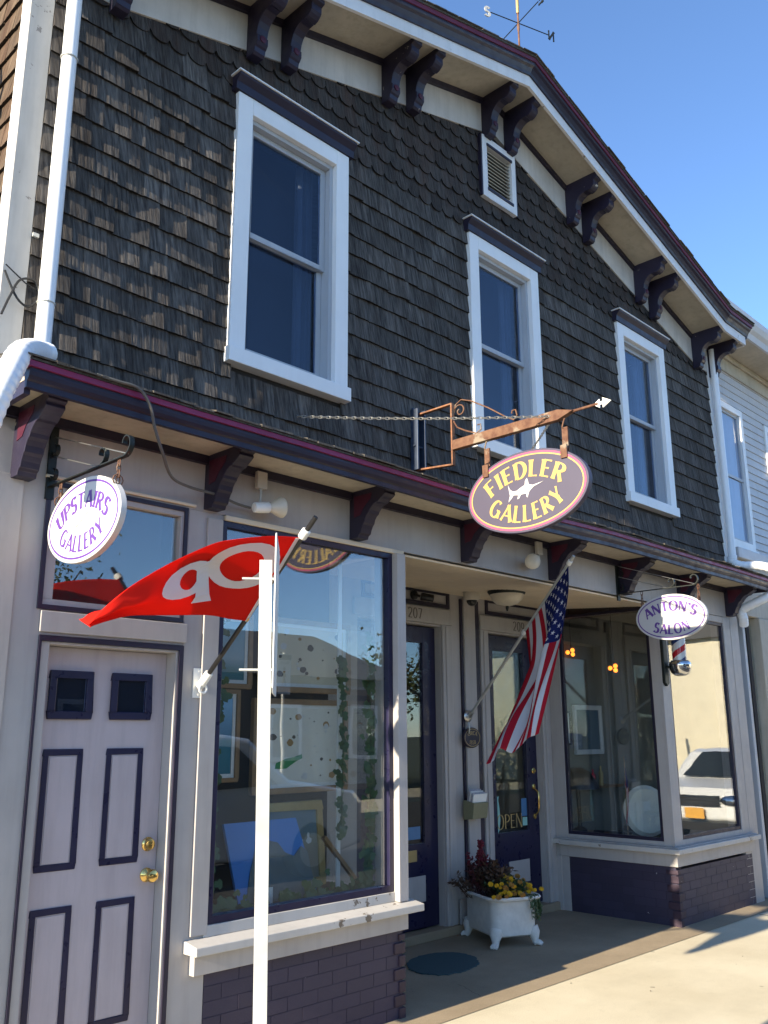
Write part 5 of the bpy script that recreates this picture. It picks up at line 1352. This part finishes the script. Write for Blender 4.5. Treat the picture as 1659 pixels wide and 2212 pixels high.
def ivy(label, pts, n, seed, spread):
    t = empty('ivy_garland', pts[0], label, 'plant'); rg = random.Random(seed); lf = MB(); P_ = [Vector(p) for p in pts]
    MB().tube(P_, .004, 5).build('vine', 'leaf_green', t)
    for i in range(n):
        p = spl(P_, rg.random())+Vector((rg.gauss(0, spread), rg.gauss(0, spread*.5), rg.gauss(0, spread)))
        s = rg.uniform(.018, .034); a = rg.uniform(0, 6.28); nn = Vector((rg.uniform(-.6, .3), -1, rg.uniform(-.3, .6))).normalized(); u = nn.cross(Vector((math.cos(a), .1, math.sin(a)))).normalized(); v = nn.cross(u)
        o5 = [(0, -.9), (.45, -1), (1, -.35), (.55, .0), (.6, .6), (0, 1.15), (-.6, .6), (-.55, .0), (-1, -.35), (-.45, -1)]
        lf.add([p+u*a_*s+v*b_*s for a_, b_ in o5], [tuple(range(10))])
    lf.build('leaves', 'ivy_green', t, kind='stuff')
ivy('ivy garland hanging down the left edge of the shop window', [(2.90, .12, 2.7), (2.91, .11, 2.0), (2.90, .12, 1.3), (2.91, .12, .75)], 130, 1, .022)
ivy('ivy garland along the bottom of the shop window', [(2.9, .12, .72), (3.3, .12, .715), (3.8, .13, .72), (4.1, .13, .72)], 170, 2, .03)
ivy('ivy garland hanging down the right edge of the shop window', [(4.10, .14, 2.2), (4.11, .14, 1.6), (4.10, .14, 1.0), (4.08, .15, .75)], 120, 3, .022)
ivy('ivy garland climbing the pale batten inside the shop window', [(4.04, .33, 2.1), (4.05, .33, 1.5), (4.04, .33, 1.0)], 70, 4, .016)
bx('batten', 'mat_board', None, 4.03, 4.06, .36, .37, .70, 2.75, label='narrow pale batten standing inside the shop window', cat='batten')

# ================================================================== salon window contents
def ball_lamp(x, y, z, n, lab):
    t = empty('pendant_lamp', (x, y, z), lab, 'lamp')
    MB().tube([(x, y, z+.05), (x, y, 2.95)], .004, 5).build('cord', 'black_plastic', t)
    for i in range(n):
        q = i*2.1; MB().ball((x+.035*math.cos(q), y+.035*math.sin(q), z+.02*(i-1)), .023, 10).build('bulb', 'bulb_orange', t, smooth=True)
ball_lamp(8.35, .86, 2.27, 3, 'cluster of three glowing orange bulbs in the salon by the bay post')
ball_lamp(8.41, 1.40, 2.47, 3, 'cluster of three glowing orange bulbs deeper in the salon')
picture('picture', 'framed photograph of a person hanging on the salon wall', 8.50, 9.05, 1.40, 1.92, 1.47, .03, 'mat_board', .02, 'art_gull')
t = empty('salon_chair', (8.30, .72, .07), 'cream round-backed salon chair behind the bay glass', 'chair')
MB().lathe([(.25, 0), (.25, .03), (.04, .05), (.04, .38), (.06, .40)], (8.30, .72, .07), (0,0,1), 20).build('pedestal', 'chrome', t, smooth=True)
MB().box(8.08, 8.54, .52, 1.0, .46, .58).build('seat', 'chair_cream', t, bevel=.04)
MB().lathe([(.02, -.03), (.20, -.03), (.235, 0), (.20, .03), (.02, .03)], (8.16, .50, .90), Vector((-.55, -.83, .1)), 28).build('backrest', 'chair_cream', t, smooth=True)
for s in (-1, 1): MB().box(8.31+s*.28-.03, 8.31+s*.28+.03, .6, 1.0, .66, .71).build('armrest', 'leather_dark', t, bevel=.015)
t = empty('side_table', (8.0, 1.2, .07), 'small dark table in the salon corner by the bay', 'table')
MB().box(7.83, 8.13, .95, 1.42, .66, .69).build('table_top', 'wood_frame', t, bevel=.004)
for a, b in ((7.86, .98), (8.10, .98), (7.86, 1.39), (8.10, 1.39)): MB().box(a-.015, a+.015, b-.015, b+.015, .07, .66).build('leg', 'wood_frame', t)
t = empty('table_lamp', (7.97, 1.12, .69), 'table lamp with a wide dark shade in the bay window', 'lamp')
MB().lathe([(.07, 0), (.07, .02), (.02, .05), (.02, .42)], (7.97, 1.12, .69), (0,0,1), 16).build('stand', 'iron', t, smooth=True)
MB().lathe([(.21, .40), (.19, .46), (.12, .56), (.06, .60)], (7.97, 1.12, .69), (0,0,1), 24).build('lamp_shade', 'leather_dark', t, smooth=True)
t = empty('stick_flag', (7.95, .58, .7), 'small american flag on a stick in the bay window', 'flag')
MB().tube([(7.90, .56, .70), (8.02, .62, 1.40)], .005, 6).build('stick', 'wood_frame', t)
Tp = [Vector(p) for p in ((8.012, .615, 1.36), (8.025, .605, 1.2), (7.99, .59, 1.03), (7.97, .60, .80))]; Bp = [Vector(p) for p in ((7.968, .595, 1.12), (7.94, .57, 1.05), (7.92, .56, .95), (7.91, .57, .78))]
cloth(surface(Tp, Bp, lambda u, v: .012*math.sin(v*12+u*3)*math.sin(math.pi*v)), 24, 40, 'cloth', 'flag_nation', t)

t = empty('wall_shelf', (8.7, 1.45, 1.05), 'narrow salon shelf crowded with bottles', 'shelf')
bx('board', 'wood_frame', t, 8.2, 9.27, 1.36, 1.4995, 1.05, 1.075)
rg = random.Random(31)
for i, (cn, mt_, x, h) in enumerate((('white', 'mat_board', 8.28, .2), ('blue', 'blue_sticker', 8.38, .13), ('black', 'leather_dark', 8.47, .17), ('aqua', 'teal_sticker', 8.62, .11), ('red', 'barber_red', 8.74, .16), ('gold', 'gold_dull', 8.9, .19))):
    r = .026
    MB().lathe([(r, 0), (r, h*.7), (r*.4, h*.82), (r*.4, h), (r*.3, h+.01)], (x, 1.42, 1.0755), (0,0,1), 12).build('bottle', mt_, None, smooth=True, label=cn+' hair product bottle standing on the salon shelf', cat='bottle')
picture('picture', 'small framed certificate hanging beside the framed photograph in the salon', 8.2, 8.42, 1.5, 1.85, 1.47, .02, 'leather_dark', .03, 'art_sand_b')
# ================================================================== neighbour on the right
N = empty('clapboard_house', (13.0, .6, 0), 'white clapboard house next door with wide cream eaves', 'house')
NX0, NX1, NY = 9.62, 17.0, .55
nb = MB(); nb.box(NX0, NX1, NY+.02, 9, 3.6, 6.5); nb.build('wall', 'siding_white', N)
zc = 3.62; i = 0; brd = {}
WN = [(10.75, 11.50), (12.25, 13.0), (14.2, 14.95)]
while zc < 6.30:
    segs = [(NX0, NX1)]
    if zc+.1 > 3.86 and zc < 5.80:
        segs = [(NX0, WN[0][0]), (WN[0][1], WN[1][0]), (WN[1][1], WN[2][0]), (WN[2][1], NX1)]
    for a, b in segs:
        MB().prism([(NY-.002, zc), (NY-.016, zc), (NY+.0, zc+.118), (NY+.018, zc+.118), (NY+.018, zc)], 'x', a, b).build('clapboard', 'siding_white', N)
    zc += .105
for a, b in WN:
    o = frame_(MB(), a, b, 3.88, 5.80, .085, NY-.035, NY+.04).build('window', 'white_paint', N, bevel=.004)
    bx('pane', 'window_glass', o, a+.12, b-.12, NY+.016, NY+.022, 4.0, 5.69); bx('blind', 'dark_room', o, a+.05, b-.05, NY+.04, NY+.06, 3.9, 5.78)
    s = frame_(MB(), a+.085, b-.085, 4.80, 5.714, .035, NY+.0, NY+.03).build('sash', 'sash_grey', o); s = frame_(MB(), a+.085, b-.085, 3.966, 4.84, .04, NY+.012, NY+.036).build('sash', 'sash_grey', o)
    bx('sill', 'white_paint', o, a-.03, b+.03, NY-.06, NY+.03, 3.84, 3.8795, bevel=.004)
bx('corner_board', 'white_paint', N, NX0-.02, NX0+.10, NY-.03, NY-.018, 3.6, 6.3)
bx('frieze_board', 'cream_soffit', N, NX0-.02, NX1, NY-.04, NY-.0165, 6.26, 6.50); bx('bed_moulding', 'cream_soffit', N, NX0-.02, NX1, NY-.08, NY-.0405, 6.43, 6.5, bevel=.01)
bx('soffit', 'cream_soffit', N, NX0-.15, NX1, .06, NY-.0, 6.5005, 6.53)
MB().prism([(.09, 6.49), (.06, 6.49), (.04, 6.56), (.0, 6.60), (-.03, 6.66), (-.03, 6.74), (.09, 6.74)], 'x', NX0-.16, NX1).build('gutter', 'siding_white', N)
MB().prism([(.09, 6.745), (9.0, 9.5), (9.0, 9.55), (.05, 6.77)], 'x', NX0-.16, NX1).build('roof', 'roof_grey', N)
lo_ = MB(); lo_.box(9.62, NX1, .02, .4, 2.86, 3.60); lo_.box(10.06, 10.55, .0, .35, 0, 2.86); lo_.box(13.0, 13.5, .0, .35, 0, 2.86); lo_.build('storefront', 'cream_soffit', N, bevel=.01)
bx('cornice', 'siding_white', N, 9.60, NX1, -.04, .0195, 3.48, 3.6, bevel=.01)
bx('shop_frame', 'sash_grey', N, 9.66, 9.72, .03, .12, 0, 2.85, bevel=.004); bx('shop_frame', 'felt', N, 9.80, 9.88, .05, .12, 0, 2.85)
bx('pane', 'shop_glass', N, 9.72, 10.06, .10, .106, .25, 2.85); bx('pane', 'shop_glass', N, 10.55, 13.0, .10, .106, .35, 2.85); bx('shop_back', 'dark_room', N, 9.62, NX1, .9, .95, 0, 2.86)
bx('side_wall', 'siding_white', N, NX0, NX0+.03, NY+.02, 9, 0, 3.6)

# ================================================================== across the street (seen only in the glass)
def tree(label, x, y, h, R, seed, mat='tree_leaf'):
    rg = random.Random(seed); t = empty('street_tree', (x, y, -.1), label, 'tree', None)
    tr = MB().tube([(x, y, -.15), (x+.1, y, h*.3), (x, y+.1, h*.55)], [.22, .17, .1], 10)
    for i in range(9):
        a = rg.uniform(0, 6.28); tr.tube([(x, y, h*rg.uniform(.3, .5)), (x+R*.4*math.cos(a), y+R*.4*math.sin(a), h*.62), (x+R*.8*math.cos(a), y+R*.8*math.sin(a), h*rg.uniform(.65, .95))], [.08, .05, .02], 6)
    tr.build('trunk', 'bark', t, smooth=True); lf = MB()
    cl_ = [(Vector((rg.gauss(0, .45), rg.gauss(0, .45), rg.gauss(0, .38)))*R) for _ in range(26)]
    for i in range(2600):
        c = rg.choice(cl_); p = Vector((x, y, h*.72))+c+Vector((rg.gauss(0, .2), rg.gauss(0, .2), rg.gauss(0, .2)))*R; s = rg.uniform(.06, .13)
        leafblade(lf, p, (rg.uniform(-1, 1), rg.uniform(-1, 1), rg.uniform(-1, 1)), s*2, s*.6, Vector((rg.uniform(-1, 1), rg.uniform(-1, 1), 1)))
    lf.build('crown', mat, t, kind='stuff')
def house(label, x0, x1, y0, y1, h, rh, wm, rm, gable='x'):
    t = empty('house', ((x0+x1)/2, y0, -.1), label, 'house')
    MB().box(x0, x1, y1, y0, -.1, h).build('wall', wm, t)
    if gable == 'x': MB().prism([(y0+.4, h), (y1-.4, h), ((y0+y1)/2, h+rh)], 'x', x0-.3, x1+.3).build('roof', rm, t)
    else: MB().prism([(x0-.4, h), (x1+.4, h), ((x0+x1)/2, h+rh)], 'y', y1-.3, y0+.3).build('roof', rm, t)
    n = max(2, int((x1-x0)/2.6))
    for i in range(n):
        a = x0+(i+.5)*(x1-x0)/n
        for zz_ in ((1.0, 2.4),)+(((3.6, 5.0),) if h > 5 else ()):
            o = frame_(MB(), a-.5, a+.5, zz_[0], zz_[1], .1, y0+.002, y0+.05).build('window', 'sash_grey', t); bx('pane', 'car_glass', o, a-.4, a+.4, y0+.003, y0+.02, zz_[0]+.1, zz_[1]-.1)
house('long low grey house across the street with shallow roof', 8, 19, -14, -22, 3.1, 1.6, 'house_grey', 'roof_grey')
house('cream building across the street with broad blank wall', 30, 48, -5.5, -20, 4.8, 1.2, 'cream_wall', 'roof_grey')
house('small gabled grey house across the street', 0, 6.5, -14, -22, 3.4, 2.2, 'house_grey', 'roof_grey', 'y')
tree('bushy street tree between the grey house and the cream building', 22.5, -15.5, 5.0, 1.9, 1); tree('tall street tree behind the low grey house', 12, -25, 8, 3, 2)
def car(label, x0, x1, yc, prof, wins, mat, front, hw=.9, cat='car'):
    t = empty('parked_car', ((x0+x1)/2, yc, -.13), label, cat)
    P_ = [(x0+a*(x1-x0), -.13+b) for a, b in prof]
    body = MB(); n = len(P_)
    for s, k in ((-1, .93), (-1, 1), (1, 1), (1, .93)):
        pass
    cx = sum(p[0] for p in P_)/n; cz = .75
    secs = [(-hw, .94), (-hw+.1, 1.0), (hw-.1, 1.0), (hw, .94)]
    for yy, k in secs:
        for a, b in P_:
            tum = 1-.12*max(0, b-.85)/.8
            body.v.append((cx+(a-cx)*k, yc+yy*tum, b if k == 1 else cz+(b-cz)*.96))
    for i in range(3):
        for j in range(n): body.f.append((i*n+j, (i+1)*n+j, (i+1)*n+(j+1) % n, i*n+(j+1) % n))
    body.f.append(tuple(range(n))); body.f.append(tuple(range(4*n-1, 3*n-1, -1)))
    body.build('body', mat, t, bevel=.03)
    for poly in wins:
        Q_ = [(x0+a*(x1-x0), -.13+b) for a, b in poly]
        for s in (-1, 1):
            w_ = MB(); 
            f0 = lambda b: yc+s*(hw*(1-.12*max(0, b-.85)/.8)+.004)
            w_.v = [(a, f0(b)-s*.012, b) for a, b in Q_]+[(a, f0(b), b) for a, b in Q_]; m2 = len(Q_)
            w_.f = [tuple(range(m2)), tuple(range(2*m2-1, m2-1, -1))]+[(i, i+m2, (i+1) % m2+m2, (i+1) % m2) for i in range(m2)]
            w_.build('side_window', 'car_glass', t)
    for fx in (.19, .81):
        for s in (-1, 1):
            c = (x0+fx*(x1-x0), yc+s*(hw-.10), .2)
            wh = MB().lathe([(.2, -.1), (.32, -.11), (.335, -.06), (.335, .06), (.32, .11), (.2, .1)], c, (0,1,0), 24).build('wheel', 'tyre', t, smooth=True)
            MB().lathe([(.2, -.112), (.17, -.113), (.05, -.118), (.05, .118), (.17, .113), (.2, .112)], c, (0,1,0), 20).build('rim', 'steel', wh, smooth=True)
    return t
suv = [(0, .35), (0, .95), (.015, 1.05), (.04, 1.62), (.09, 1.74), (.55, 1.76), (.63, 1.70), (.75, 1.18), (.97, 1.02), (1, .85), (1, .35), (.93, .28), (.06, .28)]
sw_ = [[(.07, 1.14), (.085, 1.58), (.26, 1.62), (.27, 1.12)], [(.285, 1.12), (.28, 1.62), (.47, 1.63), (.48, 1.12)], [(.495, 1.12), (.49, 1.63), (.58, 1.60), (.70, 1.14)]]
c1 = car('silver estate car passing on the road behind the viewer', 3.9, 9.0, -6.0, suv, sw_, 'car_silver', 1)
sed = [(0, .4), (0, .75), (.03, .88), (.22, 1.0), (.34, 1.42), (.40, 1.48), (.66, 1.48), (.80, 1.12), (.97, 1.05), (1, .8), (1, .38), (.93, .26), (.06, .26)]
sew = [[(.27, 1.02), (.37, 1.40), (.50, 1.42), (.50, 1.02)], [(.52, 1.02), (.52, 1.42), (.65, 1.41), (.74, 1.08)]]
c2 = car('white sedan with yellow plate parked at the kerb facing the viewer', 14.6, 19.2, -3.1, sed, sew, 'car_white', 0)
bx('number_plate', 'plate_yellow', c2, 14.53, 14.54, -3.26, -2.94, .28, .44)
for s in (-1, 1): MB().ball((14.62, -3.1+s*.6, .56), .15, 14, (.5, 1.4, .6)).build('headlight', 'chrome', c2, smooth=True)
bx('grille', 'felt', c2, 14.555, 14.60, -3.5, -2.7, .47, .64)
for i in range(4): bx('grille_bar', 'chrome', c2, 14.545, 14.5545, -3.52, -2.68, .475+i*.045, .493+i*.045)
bx('bumper', 'felt', c2, 14.55, 14.60, -3.75, -2.45, .10, .22)
MB().add([(15.55, -3.75, .90), (15.55, -2.45, .90), (16.15, -2.55, 1.30), (16.15, -3.65, 1.30)], [(0,1,2,3)]).build('windscreen', 'car_glass', c2)
# crossing signs
def cross_sign(x, y, z0, label, kind):
    t = empty('street_sign', (x, y, 0), label, 'street sign')
    MB().tube([(x, y, -.1), (x, y, z0+.75)], .03, 8).build('post', 'galv', t)
    if kind == 'rect':
        bd = MB().box(x-.16, x+.16, y+.032, y+.036, z0, z0+.72).build('sign_plate', 'sign_white', t)
        pf_ = lambda cx, cz: (lambda a, b, l: (cx-a, y+.036+l, cz+b))
        bx('header', 'black_plastic', bd, x-.155, x+.155, y+.0362, y+.037, z0+.62, z0+.71)
        text_mb('STATE LA', pf_(x, z0+.645), .035).build('lettering', 'sign_white', bd) if False else None
        text_mb('YIELD TO', pf_(x, z0+.55), .045).build('lettering', 'black_plastic', bd)
        text_mb('CROSSIN', pf_(x, z0+.04), .045).build('lettering', 'black_plastic', bd) if False else None
        mb = MB().ball((x, y+.038, z0+.47), .03, 10, (1, .1, 1)); mb.tube([(x, y+.038, z0+.43), (x, y+.038, z0+.3)], .025, 6)
        for s in (-1, 1): mb.tube([(x, y+.038, z0+.3), (x+s*.05, y+.038, z0+.16)], .015, 6); mb.tube([(x, y+.038, z0+.42), (x+s*.055, y+.038, z0+.32)], .011, 6)
        mb.build('walking_figure', 'black_plastic', bd)
    else:
        d = .38
        bd = MB().prism([(x-d, z0+.4), (x, z0+.4-d), (x+d, z0+.4), (x, z0+.4+d)], 'y', y+.032, y+.036).build('sign_plate', 'sign_lime', t)
        mb = MB().ball((x, y+.038, z0+.58), .04, 10, (1, .1, 1)); mb.tube([(x, y+.038, z0+.53), (x, y+.038, z0+.36)], .035, 6)
        for s in (-1, 1): mb.tube([(x, y+.038, z0+.36), (x+s*.09, y+.038, z0+.18)], .022, 6); mb.tube([(x, y+.038, z0+.5), (x+s*.09, y+.038, z0+.38)], .016, 6)
        mb.build('walking_figure', 'black_plastic', bd)
        bx('arrow_plate', 'sign_lime', t, x-.3, x+.3, y+.032, y+.036, z0-.3, z0-.02)
GL.update({'W': GL['W'], 'K': (.6, [([(.06,0),(.06,1)],1), ([(.06,.45),(.55,1)],.7), ([(.2,.55),(.6,0)],1)])})
cross_sign(10.7, -9.0, 2.35, 'white rectangular crosswalk sign standing across the road', 'rect'); cross_sign(26.0, -10.9, 2.3, 'lime diamond pedestrian sign standing across the road', 'diamond')
